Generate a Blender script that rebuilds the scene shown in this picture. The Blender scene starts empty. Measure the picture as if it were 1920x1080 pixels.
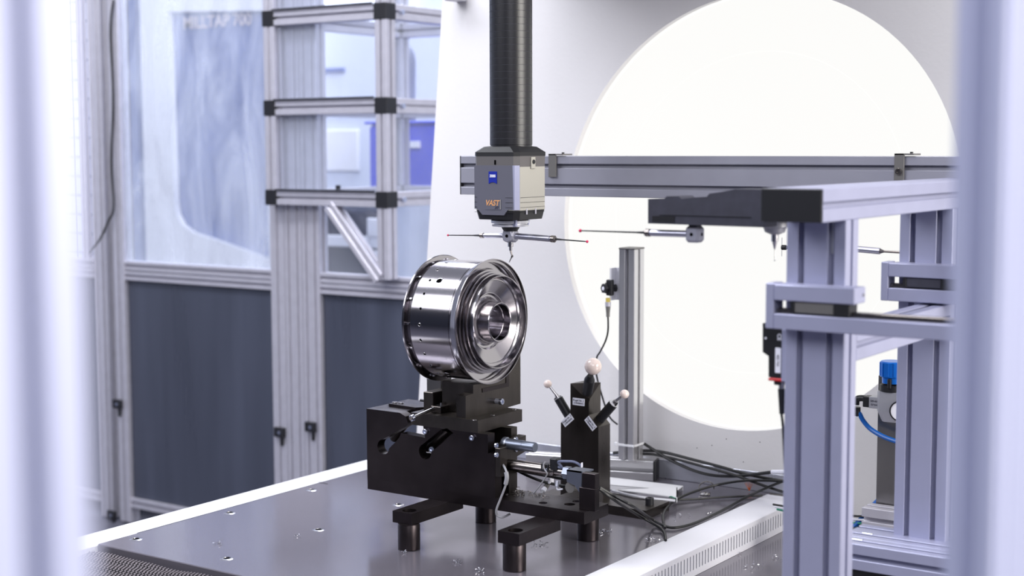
import bpy, bmesh, math, random
from mathutils import Vector, Matrix
from mathutils.geometry import tessellate_polygon
random.seed(7)
PI = math.pi
C = bpy.context.scene.collection
sc = bpy.context.scene
FZ = 0.24                       # the hall floor lies at this height in the survey frame; shifted to 0 at the end

# ------------------------------------------------------------------ camera
FPX, PITCH, YAW, ROLL, CZ = 2799.457, .0937614, -.603795, -.0029322, 1.6
Fw = Vector((math.sin(YAW)*math.cos(PITCH), math.cos(YAW)*math.cos(PITCH), -math.sin(PITCH)))
R0 = Vector((math.cos(YAW), -math.sin(YAW), 0)); U0 = R0.cross(Fw)
Rt = math.cos(ROLL)*R0 + math.sin(ROLL)*U0
Up = -math.sin(ROLL)*R0 + math.cos(ROLL)*U0
cam = bpy.data.cameras.new('camera'); camo = bpy.data.objects.new('camera', cam); C.objects.link(camo)
camo.matrix_world = Matrix(((Rt.x, Up.x, -Fw.x, 0), (Rt.y, Up.y, -Fw.y, 0), (Rt.z, Up.z, -Fw.z, CZ-FZ), (0, 0, 0, 1)))
cam.sensor_width = 36; cam.lens = FPX/1920*36; cam.clip_start = .05; cam.clip_end = 60
cam.dof.use_dof = True; cam.dof.focus_distance = 2.82; cam.dof.aperture_fstop = 3.3; cam.dof.aperture_blades = 9
sc.camera = camo
sc.view_settings.view_transform = 'Standard'; sc.view_settings.look = 'None'
sc.view_settings.gamma = 1; sc.view_settings.exposure = 0.0; sc.view_settings.use_curve_mapping = False

# ------------------------------------------------------------------ light
w = bpy.data.worlds.new('hall_light'); sc.world = w; w.use_nodes = True
bg = w.node_tree.nodes['Background']; bg.inputs[0].default_value = (.80, .84, 1.0, 1); bg.inputs[1].default_value = .48
def area(name, loc, tgt, sx, sy, power, col):
    l = bpy.data.lights.new(name, 'AREA'); l.shape = 'RECTANGLE'; l.size = sx; l.size_y = sy; l.energy = power; l.color = col
    o = bpy.data.objects.new(name, l); C.objects.link(o); loc = Vector(loc); o.location = loc - Vector((0, 0, FZ))
    o.rotation_euler = (Vector(tgt)-loc).to_track_quat('-Z', 'Y').to_euler(); return o
area('side_window_light', (3.4, 2.65, 2.5), (-1.4, 2.6, 1.1), 2.6, 2.2, 330, (1.0, .965, .90))
area('ceiling_tube_light', (-1.9, 2.3, 3.9), (-1.9, 2.4, 0), 1.0, 3.4, 62, (.96, .96, 1.0))
area('hall_lamp_light', (-3.9, 5.4, 4.3), (-4.2, 4.9, 0), 4.0, 2.0, 330, (.86, .91, 1.0))
area('front_lamp_light', (-3.2, -.6, 3.4), (-2.6, 2.9, 1.0), 2.6, 1.6, 84, (.92, .93, 1.0))
area('front_right_fill_light', (1.0, -1.4, 3.3), (-1.0, 2.96, 1.0), 2.2, 1.4, 70, (.95, .95, 1.0))  # unseen fill, added to brighten the lower portal panel and right post
area('aisle_fill_light', (-3.6, 1.7, 4.0), (-3.7, 3.6, .9), 2.4, .8, 90, (.92, .94, 1.0))  # added fill above the aisle, only there to lift the fence fronts

# ------------------------------------------------------------------ survey helpers: turn a measured bearing into a point on a known plane
def ray(x, y): return Fw + Rt*((x-960)/FPX) - Up*((y-540)/FPX)
CO = Vector((0, 0, CZ))
def onz(x, y, z=.85): d = ray(x, y); return CO + d*((z-CZ)/d.z)
def onx(x, y, X): d = ray(x, y); return CO + d*(X/d.x)
def ony(x, y, Y): d = ray(x, y); return CO + d*(Y/d.y)

# ------------------------------------------------------------------ materials
def nodes(name):
    m = bpy.data.materials.new(name); m.use_nodes = True
    nt = m.node_tree; return m, nt, nt.nodes['Principled BSDF'], nt.nodes, nt.links
def lin(c):
    return tuple(((v/255)/12.92 if v/255 <= .04045 else ((v/255+.055)/1.055)**2.4) for v in c) + (1,)
def mat(name, col, rough=.5, metal=0.0, var=0.0, vscale=8, bump=0.0, bscale=60, stretch=(1, 1, 1), spec=.5, coat=0.0, rvar=0.0):
    m, nt, b, N, L = nodes(name); c = lin(col)
    b.inputs['Base Color'].default_value = c; b.inputs['Roughness'].default_value = rough; b.inputs['Metallic'].default_value = metal
    b.inputs['Specular IOR Level'].default_value = spec; b.inputs['Coat Weight'].default_value = coat
    if var or bump or rvar:
        tc = N.new('ShaderNodeTexCoord'); mp = N.new('ShaderNodeMapping'); mp.inputs['Scale'].default_value = stretch
        L.new(tc.outputs['Object'], mp.inputs['Vector'])
    if var or rvar:
        n = N.new('ShaderNodeTexNoise'); n.inputs['Scale'].default_value = vscale; n.inputs['Detail'].default_value = 5
        L.new(mp.outputs[0], n.inputs['Vector'])
    if var:
        r = N.new('ShaderNodeValToRGB'); r.color_ramp.elements[0].position = .3; r.color_ramp.elements[1].position = .7
        r.color_ramp.elements[0].color = tuple(v*(1-var) for v in c[:3])+(1,); r.color_ramp.elements[1].color = tuple(min(1, v*(1+var)) for v in c[:3])+(1,)
        L.new(n.outputs['Fac'], r.inputs[0]); L.new(r.outputs[0], b.inputs['Base Color'])
    if rvar:
        mr = N.new('ShaderNodeMapRange'); mr.inputs['From Min'].default_value = .3; mr.inputs['From Max'].default_value = .7
        mr.inputs['To Min'].default_value = max(.02, rough-rvar); mr.inputs['To Max'].default_value = rough+rvar
        L.new(n.outputs['Fac'], mr.inputs['Value']); L.new(mr.outputs[0], b.inputs['Roughness'])
    if bump:
        n2 = N.new('ShaderNodeTexNoise'); n2.inputs['Scale'].default_value = bscale; n2.inputs['Detail'].default_value = 4
        L.new(mp.outputs[0], n2.inputs['Vector']); bp = N.new('ShaderNodeBump'); bp.inputs['Strength'].default_value = bump; bp.inputs['Distance'].default_value = .001
        L.new(n2.outputs['Fac'], bp.inputs['Height']); L.new(bp.outputs[0], b.inputs['Normal'])
    return m
M = {}
M['alu'] = mat('anodised_aluminium', (196, 194, 204), .4, .5, .05, 30, .1, 300, (1, 1, 1))
M['alu_v'] = mat('anodised_aluminium_blueish', (168, 170, 196), .42, .35, .03, 20)
M['alu_raw'] = mat('milled_aluminium', (196, 194, 192), .38, .5, .06, 90, .15, 260, (1, 1, 8))
M['black_steel'] = mat('blackened_steel', (82, 77, 74), .32, .95, .15, 26, .15, 180, (1, 1, .35), rvar=.06)
M['black_steel2'] = mat('shade_toned_brownish_steel', (62, 56, 58), .34, .95, .15, 14, .12, 200, rvar=.06)  # darker copy of the blackened steel; front-face shade is put into its colour
M['black_plastic'] = mat('black_plastic', (22, 22, 27), .45)
M['dark_rack'] = mat('dark_grey_plastic', (52, 52, 64), .6, 0, .15, 60, .2, 300)
M['rubber'] = mat('black_cable_rubber', (17, 17, 19), .42)
M['grey_cable'] = mat('grey_cable', (150, 150, 155), .5)
M['table'] = mat('dark_coated_table_plate', (116, 112, 121), .15, .4, .03, 3, 0, 500, rvar=.02, spec=.8)
M['white_paint'] = mat('white_powder_coat', (222, 220, 221), .5, 0, .012, 4, .35, 90)
M['white_gloss'] = mat('white_painted_edge', (222, 222, 226), .35)
M['tray'] = mat('light_grey_duct_plastic', (214, 214, 222), .38, 0, .02, 10)
M['galv'] = mat('galvanised_sheet', (190, 192, 204), .32, .6, .1, 12, .2, 40, rvar=.1)
M['galv_d'] = mat('zinc_passivated_steel', (128, 134, 148), .34, .85, .05, 40)
M['alu_b'] = mat('bright_drawn_aluminium', (212, 211, 214), .3, .85, .03, 20)
M['alu_d'] = mat('dull_grey_aluminium', (160, 160, 172), .42, .4, .03, 20)
M['steel'] = mat('polished_steel', (200, 198, 200), .2, 1, .04, 40)
M['steel_d'] = mat('dark_steel_rod', (140, 134, 130), .24, 1)
M['screw'] = mat('zinc_plated_screw', (200, 205, 222), .25, 1)
M['chip'] = mat('bright_metal_chip', (190, 190, 196), .2, 1)
M['hole'] = mat('bore_shade_and_specks', (9, 9, 10), .9, spec=0.0)  # near-black stands in for shade inside bores and slots; specks share it
M['ram'] = mat('carbon_fibre_quill', (25, 25, 30), .36, 0, .1, 140, .1, 400)
M['ramline'] = mat('quill_joint_resin', (70, 70, 78), .35)
M['head_g'] = mat('grey_probe_housing', (94, 94, 106), .5, 0, 0)
M['head_l'] = mat('light_grey_probe_housing', (172, 169, 160), .5)
M['head_k'] = mat('charcoal_probe_housing', (26, 26, 29), .48)
M['head_u'] = mat('taupe_probe_collar', (98, 95, 95), .5)
M['white_metal'] = mat('silver_white_plate', (206, 206, 212), .3, .5)
M['silver'] = mat('satin_silver_extension', (176, 176, 190), .3, .85)
M['ceram'] = mat('white_ceramic_ball', (236, 218, 210), .12, 0, coat=.6)
M['ruby'] = mat('ruby_ball', (215, 24, 84), .15, 0, coat=.5)
M['red'] = mat('red_plastic', (190, 24, 34), .4)
M['blue'] = mat('blue_anodised_knob', (10, 104, 200), .3, .2)
M['hose'] = mat('blue_air_hose', (8, 92, 176), .35)
M['reg'] = mat('cast_grey_regulator', (170, 170, 176), .4, .3)
M['steel_sheet'] = mat('brushed_stainless_sheet', (128, 126, 126), .32, .9, .12, 6, .1, 300, (1, 1, .2), rvar=.08)
M['chain'] = mat('dark_chain_plastic', (112, 110, 108), .45, .2)
M['yellow'] = mat('yellow_thread_plastic', (196, 176, 84), .5)
M['white'] = mat('white_label_paper', (232, 232, 242), .55)
M['ink'] = mat('dark_print', (28, 28, 52), .6)
M['logo_blue'] = mat('logo_blue', (0, 32, 150), .45)
M['logo_white'] = mat('logo_white', (240, 240, 245), .5)
M['orange'] = mat('orange_print', (222, 160, 104), .5)
M['dark_panel'] = mat('slate_grey_plastic_panel', (64, 68, 82), .32, 0, .18, 3, 0, 1, (3, 1, .25), rvar=.09)
M['floor'] = mat('grey_shop_floor', (92, 92, 104), .4, 0, .2, 2)
M['wall'] = mat('pale_hall_wall', (214, 220, 236), .7, 0, .03, 2)
M['wall_dark'] = mat('slate_hall_wall', (58, 62, 76), .7, 0, .05, 2)
M['mach_w'] = mat('white_machine_sheet', (236, 236, 242), .4)
M['mach_g'] = mat('blue_grey_machine_door', (96, 112, 166), .35, 0, .15, 3, 0, 1, (1, 1, 1))
M['mach_d'] = mat('dark_machine_base', (30, 34, 56), .5)
M['mach_t'] = mat('pale_machine_lettering', (228, 214, 216), .5)
M['bluebin'] = mat('saturated_blue_sheet', (38, 58, 205), .45)
M['duct'] = mat('grey_flexible_duct', (98, 104, 128), .5)
M['fg_alu'] = mat('near_aluminium_post', (178, 182, 210), .5, .2)
M['mesh'] = mat('woven_black_hose_net', (78, 72, 78), .35, .3)
M['copper'] = mat('copper_wire_ends', (176, 92, 52), .35, .8)
M['green'] = mat('green_twist_tie', (40, 140, 110), .5)

m, nt, b, N, L = nodes('turned_steel')             # lathe-turned: fine circumferential tool marks
b.inputs['Metallic'].default_value = 1; b.inputs['Base Color'].default_value = lin((174, 170, 174)); b.inputs['Roughness'].default_value = .14
tc = N.new('ShaderNodeTexCoord'); mp = N.new('ShaderNodeMapping'); mp.inputs['Scale'].default_value = (900, 6, 6)
L.new(tc.outputs['Object'], mp.inputs['Vector']); n = N.new('ShaderNodeTexNoise'); n.inputs['Scale'].default_value = 1
L.new(mp.outputs[0], n.inputs['Vector']); bp = N.new('ShaderNodeBump'); bp.inputs['Strength'].default_value = .02; bp.inputs['Distance'].default_value = .0004
L.new(n.outputs['Fac'], bp.inputs['Height']); L.new(bp.outputs[0], b.inputs['Normal']); M['turned'] = m

m, nt, b, N, L = nodes('lit_diffuser'); b.inputs['Base Color'].default_value = (.03, .03, .03, 1)
b.inputs['Specular IOR Level'].default_value = .1; b.inputs['Emission Color'].default_value = (1, .995, .975, 1); b.inputs['Emission Strength'].default_value = .965; M['lamp'] = m

def glassmat(name, haze, tint, sc_=6.0, lo=.0, hi=1.0, streak=(1, 1, 1)):
    m, nt, b, N, L = nodes(name); out = N['Material Output']; N.remove(b)
    t = N.new('ShaderNodeBsdfTransparent'); t.inputs[0].default_value = (.95, .97, 1, 1)
    d = N.new('ShaderNodeBsdfDiffuse'); d.inputs[0].default_value = tint
    g = N.new('ShaderNodeBsdfGlossy'); g.inputs['Roughness'].default_value = .03
    tc = N.new('ShaderNodeTexCoord'); mp = N.new('ShaderNodeMapping'); mp.inputs['Scale'].default_value = streak; L.new(tc.outputs['Object'], mp.inputs[0])
    n = N.new('ShaderNodeTexNoise'); n.inputs['Scale'].default_value = sc_; n.inputs['Detail'].default_value = 7; n.inputs['Roughness'].default_value = .7; n.inputs['Distortion'].default_value = .6
    L.new(mp.outputs[0], n.inputs['Vector'])
    mr = N.new('ShaderNodeMapRange'); mr.inputs['From Min'].default_value = .3; mr.inputs['From Max'].default_value = .7
    mr.inputs['To Min'].default_value = haze*lo; mr.inputs['To Max'].default_value = haze*hi; L.new(n.outputs['Fac'], mr.inputs[0])
    a = N.new('ShaderNodeMixShader'); L.new(mr.outputs[0], a.inputs[0]); L.new(t.outputs[0], a.inputs[1]); L.new(d.outputs[0], a.inputs[2])
    c = N.new('ShaderNodeMixShader'); c.inputs[0].default_value = .05; L.new(a.outputs[0], c.inputs[1]); L.new(g.outputs[0], c.inputs[2])
    L.new(c.outputs[0], out.inputs[0]); return m
M['glass_dirty'] = glassmat('scratched_acrylic_pane', .34, (.86, .9, 1, 1), 4, .15, 1.0, (1.6, 1, .5))
M['glass'] = glassmat('clear_acrylic_pane', .10, (.9, .92, 1, 1), 3, .5, 1.0)

# ------------------------------------------------------------------ mesh builder
class MB:
    def __init__(s): s.bm = bmesh.new()
    def _new(s, f):
        t = bmesh.new(); f(t); me = bpy.data.meshes.new('t'); t.to_mesh(me); t.free(); s.bm.from_mesh(me); bpy.data.meshes.remove(me); return s
    def box(s, a, b, bev=0.0, seg=1):
        a = Vector(a); b = Vector(b)
        def f(t):
            bmesh.ops.create_cube(t, size=1)
            for v in t.verts: v.co = Vector(((a.x+b.x)/2+v.co.x*(b.x-a.x), (a.y+b.y)/2+v.co.y*(b.y-a.y), (a.z+b.z)/2+v.co.z*(b.z-a.z)))
            if a.x > b.x or a.y > b.y or a.z > b.z: bmesh.ops.recalc_face_normals(t, faces=t.faces[:])
            if bev: bmesh.ops.bevel(t, geom=t.edges[:], offset=bev, segments=seg, affect='EDGES', profile=.5)
        return s._new(f)
    def cyl(s, p0, p1, r0, r1=None, n=20, cap=True):
        p0 = Vector(p0); p1 = Vector(p1); r1 = r0 if r1 is None else r1
        d = p1-p0; L_ = d.length
        mtx = Matrix.Translation((p0+p1)/2) @ d.to_track_quat('Z', 'Y').to_matrix().to_4x4()
        def f(t): bmesh.ops.create_cone(t, cap_ends=cap, segments=n, radius1=r0, radius2=r1, depth=L_, matrix=mtx)
        return s._new(f)
    def sphere(s, c, r, n=20):
        def f(t): bmesh.ops.create_uvsphere(t, u_segments=n, v_segments=n//2, radius=r, matrix=Matrix.Translation(c))
        return s._new(f)
    def lathe(s, prof, c, axis=(0, 0, 1), n=48):
        """prof: list of (along, radius); axis through c."""
        q = Vector(axis).normalized().to_track_quat('Z', 'Y').to_matrix(); c = Vector(c); bm = s.bm
        rings = []
        for a, r in prof:
            rings.append([bm.verts.new(c + q @ Vector((r*math.cos(2*PI*i/n), r*math.sin(2*PI*i/n), a))) for i in range(n)] if r > 1e-6 else [bm.verts.new(c + q @ Vector((0, 0, a)))])
        for A, B in zip(rings, rings[1:]):
            for i in range(n):
                j = (i+1) % n
                if len(A) == 1 and len(B) == 1: continue
                if len(A) == 1: bm.faces.new((A[0], B[j], B[i]))
                elif len(B) == 1: bm.faces.new((A[i], A[j], B[0]))
                else: bm.faces.new((A[i], A[j], B[j], B[i]))
        return s
    def loft(s, loops, caps=True):
        bm = s.bm; R_ = [[bm.verts.new(p) for p in lp] for lp in loops]; n = len(loops[0])
        for A, B in zip(R_, R_[1:]):
            for i in range(n): bm.faces.new((A[i], A[(i+1) % n], B[(i+1) % n], B[i]))
        if caps: bm.faces.new(R_[0][::-1]); bm.faces.new(R_[-1])
        return s
    def prism(s, outer, a0, a1, ax='y', holes=()):
        """outline in the plane across ax, with real holes, between a0 and a1."""
        def P(u, v, a): return {'x': Vector((a, u, v)), 'y': Vector((u, a, v)), 'z': Vector((u, v, a))}[ax]
        loops = [list(outer)] + [list(h) for h in holes]; bm = s.bm
        flat = [p for l in loops for p in l]
        tris = tessellate_polygon([[Vector((p[0], p[1], 0)) for p in l] for l in loops])
        va = [bm.verts.new(P(p[0], p[1], a0)) for p in flat]; vb = [bm.verts.new(P(p[0], p[1], a1)) for p in flat]
        for t in tris:
            for vs in (va, vb):
                try: bm.faces.new([vs[i] for i in t])
                except ValueError: pass
        k = 0
        for l in loops:
            n = len(l)
            for i in range(n):
                j = (i+1) % n
                try: bm.faces.new((va[k+i], va[k+j], vb[k+j], vb[k+i]))
                except ValueError: pass
            k += n
        return s
    def tube(s, pts, r, n=8, smooth=True):
        pts = [Vector(p) for p in pts]
        if smooth and len(pts) > 2:
            q = []
            for i in range(len(pts)-1):
                p0 = pts[max(i-1, 0)]; p1 = pts[i]; p2 = pts[i+1]; p3 = pts[min(i+2, len(pts)-1)]
                for k in range(6):
                    t = k/6; q.append(.5*((2*p1)+(p2-p0)*t+(2*p0-5*p1+4*p2-p3)*t*t+(3*p1-p0-3*p2+p3)*t**3))
            pts = q+[pts[-1]]
        loops = []; up = Vector((0, 0, 1)); prev = None
        for i, p in enumerate(pts):
            d = (pts[min(i+1, len(pts)-1)]-pts[max(i-1, 0)]).normalized()
            if prev is None: prev = d.cross(up) if abs(d.z) < .95 else d.cross(Vector((1, 0, 0)))
            u = (prev-d*prev.dot(d)).normalized(); v = d.cross(u); prev = u
            loops.append([p+u*(r*math.cos(2*PI*k/n))+v*(r*math.sin(2*PI*k/n)) for k in range(n)])
        return s.loft(loops)
    def xf(s, mtx):
        bmesh.ops.transform(s.bm, matrix=mtx, verts=s.bm.verts[:]); return s

WL = {}
def link(o, parent, loc):
    C.objects.link(o); loc = Vector(loc); WL[o.name] = loc
    if parent is not None: o.parent = parent; o.location = loc-WL[parent.name]
    else: o.location = loc
    return o
def part(name, mb, m, parent=None, at=None, kind=None, label=None, angle=32):
    """link a builder's shapes (survey coordinates) as ONE mesh object."""
    bm = mb.bm
    if at is None: at = WL[parent.name] if parent is not None else Vector((0, 0, 0))
    at = Vector(at)
    bmesh.ops.remove_doubles(bm, verts=bm.verts[:], dist=1e-6)
    bmesh.ops.recalc_face_normals(bm, faces=bm.faces[:])
    bmesh.ops.translate(bm, vec=-at, verts=bm.verts[:])
    me = bpy.data.meshes.new(name); bm.to_mesh(me); bm.free()
    for p in me.polygons: p.use_smooth = True
    me.set_sharp_from_angle(angle=math.radians(angle)); me.materials.append(M[m] if isinstance(m, str) else m)
    o = bpy.data.objects.new(name, me); link(o, parent, at)
    if kind: o['kind'] = kind
    if label: o['label'] = label
    return o
def tag(o, label, cat, group=None, kind=None):
    o['label'] = label; o['category'] = cat
    if group: o['group'] = group
    if kind: o['kind'] = kind
    return o
def thing(name, label, cat, loc, group=None):
    o = bpy.data.objects.new(name, None); o.empty_display_size = .02; link(o, None, loc); return tag(o, label, cat, group)
def again(o, parent, loc):
    c = o.copy(); C.objects.link(c); loc = Vector(loc); WL[c.name] = loc; c.parent = parent; c.location = loc-(WL[parent.name] if parent else Vector()); return c
def struct(name, mb, m): o = part(name, mb, m); o['kind'] = 'structure'; return o

def section(wd, hg, mod=.045, slot=.0085, lip=.0022, inner=.0085, deep=.0115, ch=.0012):
    """T-slotted profile outline, lower-left at 0,0."""
    pts = []
    def side(Ln, tr):
        n = max(1, round(Ln/mod)); out = [(ch, 0)]
        for i in range(n):
            c = Ln*(i+.5)/n
            out += [(c-slot/2-.001, 0), (c-slot/2, -.001), (c-slot/2, -lip), (c-inner, -lip), (c-inner, -deep+.004), (c-.004, -deep), (c+.004, -deep), (c+inner, -deep+.004), (c+inner, -lip), (c+slot/2, -lip), (c+slot/2, -.001), (c+slot/2+.001, 0)]
        out.append((Ln-ch, 0)); return [tr(u, v) for u, v in out]
    pts += side(wd, lambda u, v: (u, -v)); pts += side(hg, lambda u, v: (wd+v, u))
    pts += side(wd, lambda u, v: (wd-u, hg+v)); pts += side(hg, lambda u, v: (-v, hg-u))
    return pts
def prof(ax, a0, a1, u0, v0, wd, hg, mod=.045, mb=None, **k):
    """profile bar along ax from a0 to a1; its section spans u0..u0+wd, v0..v0+hg in the other two axes."""
    mb = mb or MB(); return mb.prism([(u0+p[0], v0+p[1]) for p in section(wd, hg, mod, **k)], a0, a1, ax)
def ell(cx, cz, ra, rb, n=96, rot=0.0):
    return [(cx+ra*math.cos(t)*math.cos(rot)-rb*math.sin(t)*math.sin(rot), cz+ra*math.cos(t)*math.sin(rot)+rb*math.sin(t)*math.cos(rot)) for t in [2*PI*i/n for i in range(n)]]
def text(name, s, size, loc, rot, m, parent, shear=0, align='CENTER', ext=.0002, sx=1.0, bold=0.0):
    cu = bpy.data.curves.new(name, 'FONT'); cu.body = s; cu.size = size; cu.align_x = align; cu.align_y = 'CENTER'; cu.extrude = ext; cu.shear = shear; cu.offset = bold
    t = bpy.data.objects.new('tmp', cu); C.objects.link(t); bpy.context.view_layer.update()
    me = bpy.data.meshes.new_from_object(t.evaluated_get(bpy.context.evaluated_depsgraph_get())); bpy.data.objects.remove(t)
    me.materials.clear(); me.materials.append(M[m]); o = bpy.data.objects.new(name, me); link(o, parent, loc); o.rotation_euler = rot; o.scale = (sx, 1, 1); return o
def socket(c, d, r=.006, h=.006):
    """cap screw head with a hexagon socket"""
    return MB().lathe([(0, 0), (0, r), (h*.85, r), (h, r*.88), (h, r*.5), (h*.45, r*.5), (h*.45, 0)], c, d, 18)
FRONT = (PI/2, 0, 0); SIDE = (PI/2, 0, PI/2)

# ================================================================== THE HALL
struct('floor', MB().box((-9.1, -4.1, FZ-.05), (4.6, 8, FZ)), 'floor')
struct('wall_back', MB().box((-9, 7.9, FZ), (4.6, 8, 5.2)), 'wall')
struct('wall_left', MB().box((-9.1, -4, FZ), (-9, 8, 5.2)), 'wall')
struct('wall_front', MB().box((-9, -4.1, FZ), (4.6, -4, 4.4)), 'wall_dark')
struct('wall_right', MB().box((4.5, -4, FZ), (4.6, 8, 4.4)), 'wall_dark')
YF = 3.586

# ---- safety fence (profiles along X at y = YF)
fence = thing('safety_fence', 'aluminium profile machine fence with acrylic panes above slate grey panels', 'fence', (-3.4, YF+.02, FZ))
def fpost(x0, x1, y0=YF, hg=.045, z1=3.2):
    n = max(1, round((x1-x0)/.045)); part('post', prof('z', FZ+.01, z1, x0, y0, x1-x0, hg, (x1-x0)/n, None, deep=.009), 'alu', fence, ((x0+x1)/2, y0, FZ))
for a, c in ((-3.44, -3.378), (-3.376, -3.302), (-3.300, -3.226)): fpost(a, c)
fpost(-4.212, -4.156); fpost(-4.33, -4.262, YF+.01)
part('post', prof('z', FZ+.01, 3.2, -4.262, YF+.06, .045, .045, .045), 'steel_d', fence, (-4.24, YF+.06, FZ))
def frail(x0, x1, z0, h=.040): part('rail', prof('x', x0, x1, YF+.004, z0, .036, h, h), 'alu', fence, ((x0+x1)/2, YF, z0))
for x0, x1 in ((-4.156, -3.44), (-3.226, -2.0), (-5.6, -4.33)):
    frail(x0, x1, 1.169, .032); frail(x0, x1, 1.133, .032); frail(x0, x1, .305, .036)
    part('lower_panel', MB().box((x0, YF+.02, .335), (x1, YF+.026, 1.14)), 'dark_panel', fence, ((x0+x1)/2, YF+.02, .335))
part('acrylic_pane', MB().box((-4.156, YF+.016, 1.195), (-3.44, YF+.02, 3.1)), 'glass_dirty', fence, (-3.8, YF, 1.19))
part('acrylic_pane', MB().box((-3.226, YF+.03, 1.195), (-2.0, YF+.034, 1.425)), 'glass', fence, (-2.6, YF, 1.19))
mw = MB()                                             # welded wire mesh left of the corner post
for i in range(18): mw.cyl((-5.6+i*.072, YF+.03, 1.2), (-5.6+i*.072, YF+.03, 3.1), .0026, n=5)
for i in range(27): mw.cyl((-5.6, YF+.033, 1.22+i*.07), (-4.34, YF+.033, 1.22+i*.07), .0026, n=5)
part('wire_mesh', mw, 'duct', fence, (-5, YF, 1.2), kind='stuff')
part('post', prof('z', 1.2, 3.2, -4.395, YF+.01, .03, .03, .03, None, deep=.006, inner=.005, slot=.005), 'alu', fence, (-4.38, YF, 1.2))
for px, py in ((221, 757), (525, 810), (583, 800), (210, 965)):
    p = ony(px, py, YF-.004); c = part('corner_clip', MB().box(p+Vector((-.02, -.01, -.016)), p+Vector((.024, .003, .016)), .002).box(p+Vector((.006, -.006, -.045)), p+Vector((.014, .003, 0)), .001), 'black_plastic', fence, p)
    part('screw', MB().cyl(p+Vector((.006, -.010, .0)), p+Vector((.006, -.0125, 0)), .006, n=14), 'screw', c, p)
pts = [ony(213, 0, YF-.012), ony(207, 60, YF-.01), ony(212, 180, YF-.01), ony(209, 300, YF-.01), ony(213, 388, YF-.012), ony(203, 415, YF-.02), ony(188, 447, YF-.04), ony(166, 474, YF-.07)]
tag(part('cable', MB().tube(pts, .0042), 'rubber', None, pts[4]), 'black cable hanging down the corner post of the fence', 'cable')

# ---- glazed box rack of profiles and black corner cubes, built onto the fence
rack = thing('glazed_profile_rack', 'three tier glazed box of aluminium profiles with black corner cubes on the fence', 'rack', (-3.2, YF+.3, 1.42))
XL, XR, YB = -3.412, -2.898, YF+.60
Zs = [1.417, 1.704, 1.988, 2.275]
cs = .05
for k, z in enumerate(Zs):
    for x in (XL, XR-cs):
        for y in (YF-.05, YB):
            part('corner_cube', MB().box((x, y, z), (x+cs, y+cs, z+cs), .002), 'black_plastic', rack, (x, y, z))
    for y in (YF-.05, YB): part('rail', prof('x', XL+cs, XR-cs, y+.003, z+.002, .045, .046), 'alu', rack, (-3.2, y, z))
    for x in (XL, XR-cs): part('rail', prof('y', YF-.05+cs, YB, x+.003, z+.002, .045, .046), 'alu', rack, (x, YF+.3, z))
    if k < 3:
        for x in (XL, XR-cs):
            for y in (YF-.05, YB): part('upright', prof('z', z+cs, Zs[k+1], x+.003, y+.003, .045, .045), 'alu', rack, (x, y, z))
        part('front_pane', MB().box((XL+cs, YF-.03, z+cs-.004), (XR-cs, YF-.026, Zs[k+1]+.004)), 'glass', rack, (-3.2, YF, z))
        part('side_pane', MB().box((XR-.024, YF-.05+cs, z+cs-.004), (XR-.02, YB, Zs[k+1]+.004)), 'glass', rack, (XR, YF+.3, z))
        part('edge_seal', MB().box((XL+cs, YF-.055, z+cs-.003), (XR-cs, YF-.05, z+cs+.003)), 'black_plastic', rack, (-3.2, YF, z))
    s = onx(738, (20, 203, 375, 0)[::-1][k] if k else 375, XR) if k < 3 else None
    if s: part('set_screw', MB().cyl((XR, YF+.02, z+.024), (XR+.012, YF+.02, z+.024), .008, n=12), 'screw', rack, (XR, YF, z))
part('upright', prof('z', 1.197, 1.424, XR-.048, YF-.045, .045, .045), 'alu', rack, (XR, YF, 1.2))
d0 = ony(622, 385, YF-.03); d1 = ony(716, 522, YF-.03)
dv = (d1-d0); ang = math.atan2(dv.z, dv.x)
br = prof('x', 0, dv.length, -.02, -.02, .04, .04, .04).xf(Matrix.Translation(d0) @ Matrix.Rotation(-ang, 4, 'Y'))
part('diagonal_brace', br, 'alu', rack, d0)
part('pane_stop', MB().box(ony(634, 352, YF-.04)-Vector((.006, .006, .006)), ony(634, 352, YF-.04)+Vector((.006, .006, .008)), .001), 'black_plastic', rack, (-3.2, YF, 1.47))

# ---- machines and boxes in the hall behind the fence
mill = thing('milling_machine', 'white milling machine with blue grey door and faded lettering behind the scratched pane', 'machine', (-4.7, 4.9, FZ))
ym = 4.7
a = [ony(*p, ym) for p in ((315, 22), (327, 380), (331, 402), (341, 422), (360, 436), (400, 449), (503, 486), (560, 15))]
outer = [(-5.292, FZ), (-4.50, FZ), (-4.50, 2.6), (-5.292, 2.6)]
part('front_cover', MB().prism(outer, ym, ym+.03, 'y', [[(p.x, p.z) for p in a][:-1]+[(-4.515, a[-2].z+.0), (-4.515, a[-1].z)]]), 'mach_w', mill, (-4.7, ym, FZ))
part('door', MB().box((-5.16, ym+.035, .9), (-4.505, ym+.05, 2.3)), 'mach_g', mill, (-4.7, ym, .9))
part('housing', MB().box((-5.28, ym+.06, FZ), (-4.51, ym+.9, 2.6)), 'mach_w', mill, (-4.7, ym+.4, FZ))
p0 = ony(328, 40, ym); p1 = ony(470, 40, ym)
text('lettering', 'MILLTAP 700', .075, ((p0.x+p1.x)/2, ym-.001+.028, 2.155), FRONT, 'mach_t', mill, sx=(p1.x-p0.x)/.46, bold=.0012).rotation_euler = FRONT
grey = part('control_cabinet', MB().box((-5.62, 4.72, FZ), (-5.30, 5.3, 2.7), .01), 'mach_g', None, (-5.45, 4.9, FZ)); tag(grey, 'blue grey cabinet at the left edge of the white milling machine', 'cabinet')
part('cabinet_door', MB().box((-5.59, 4.705, .4), (-5.33, 4.718, 2.5), .003), 'mach_g', grey, (-5.45, 4.71, .4))
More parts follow.
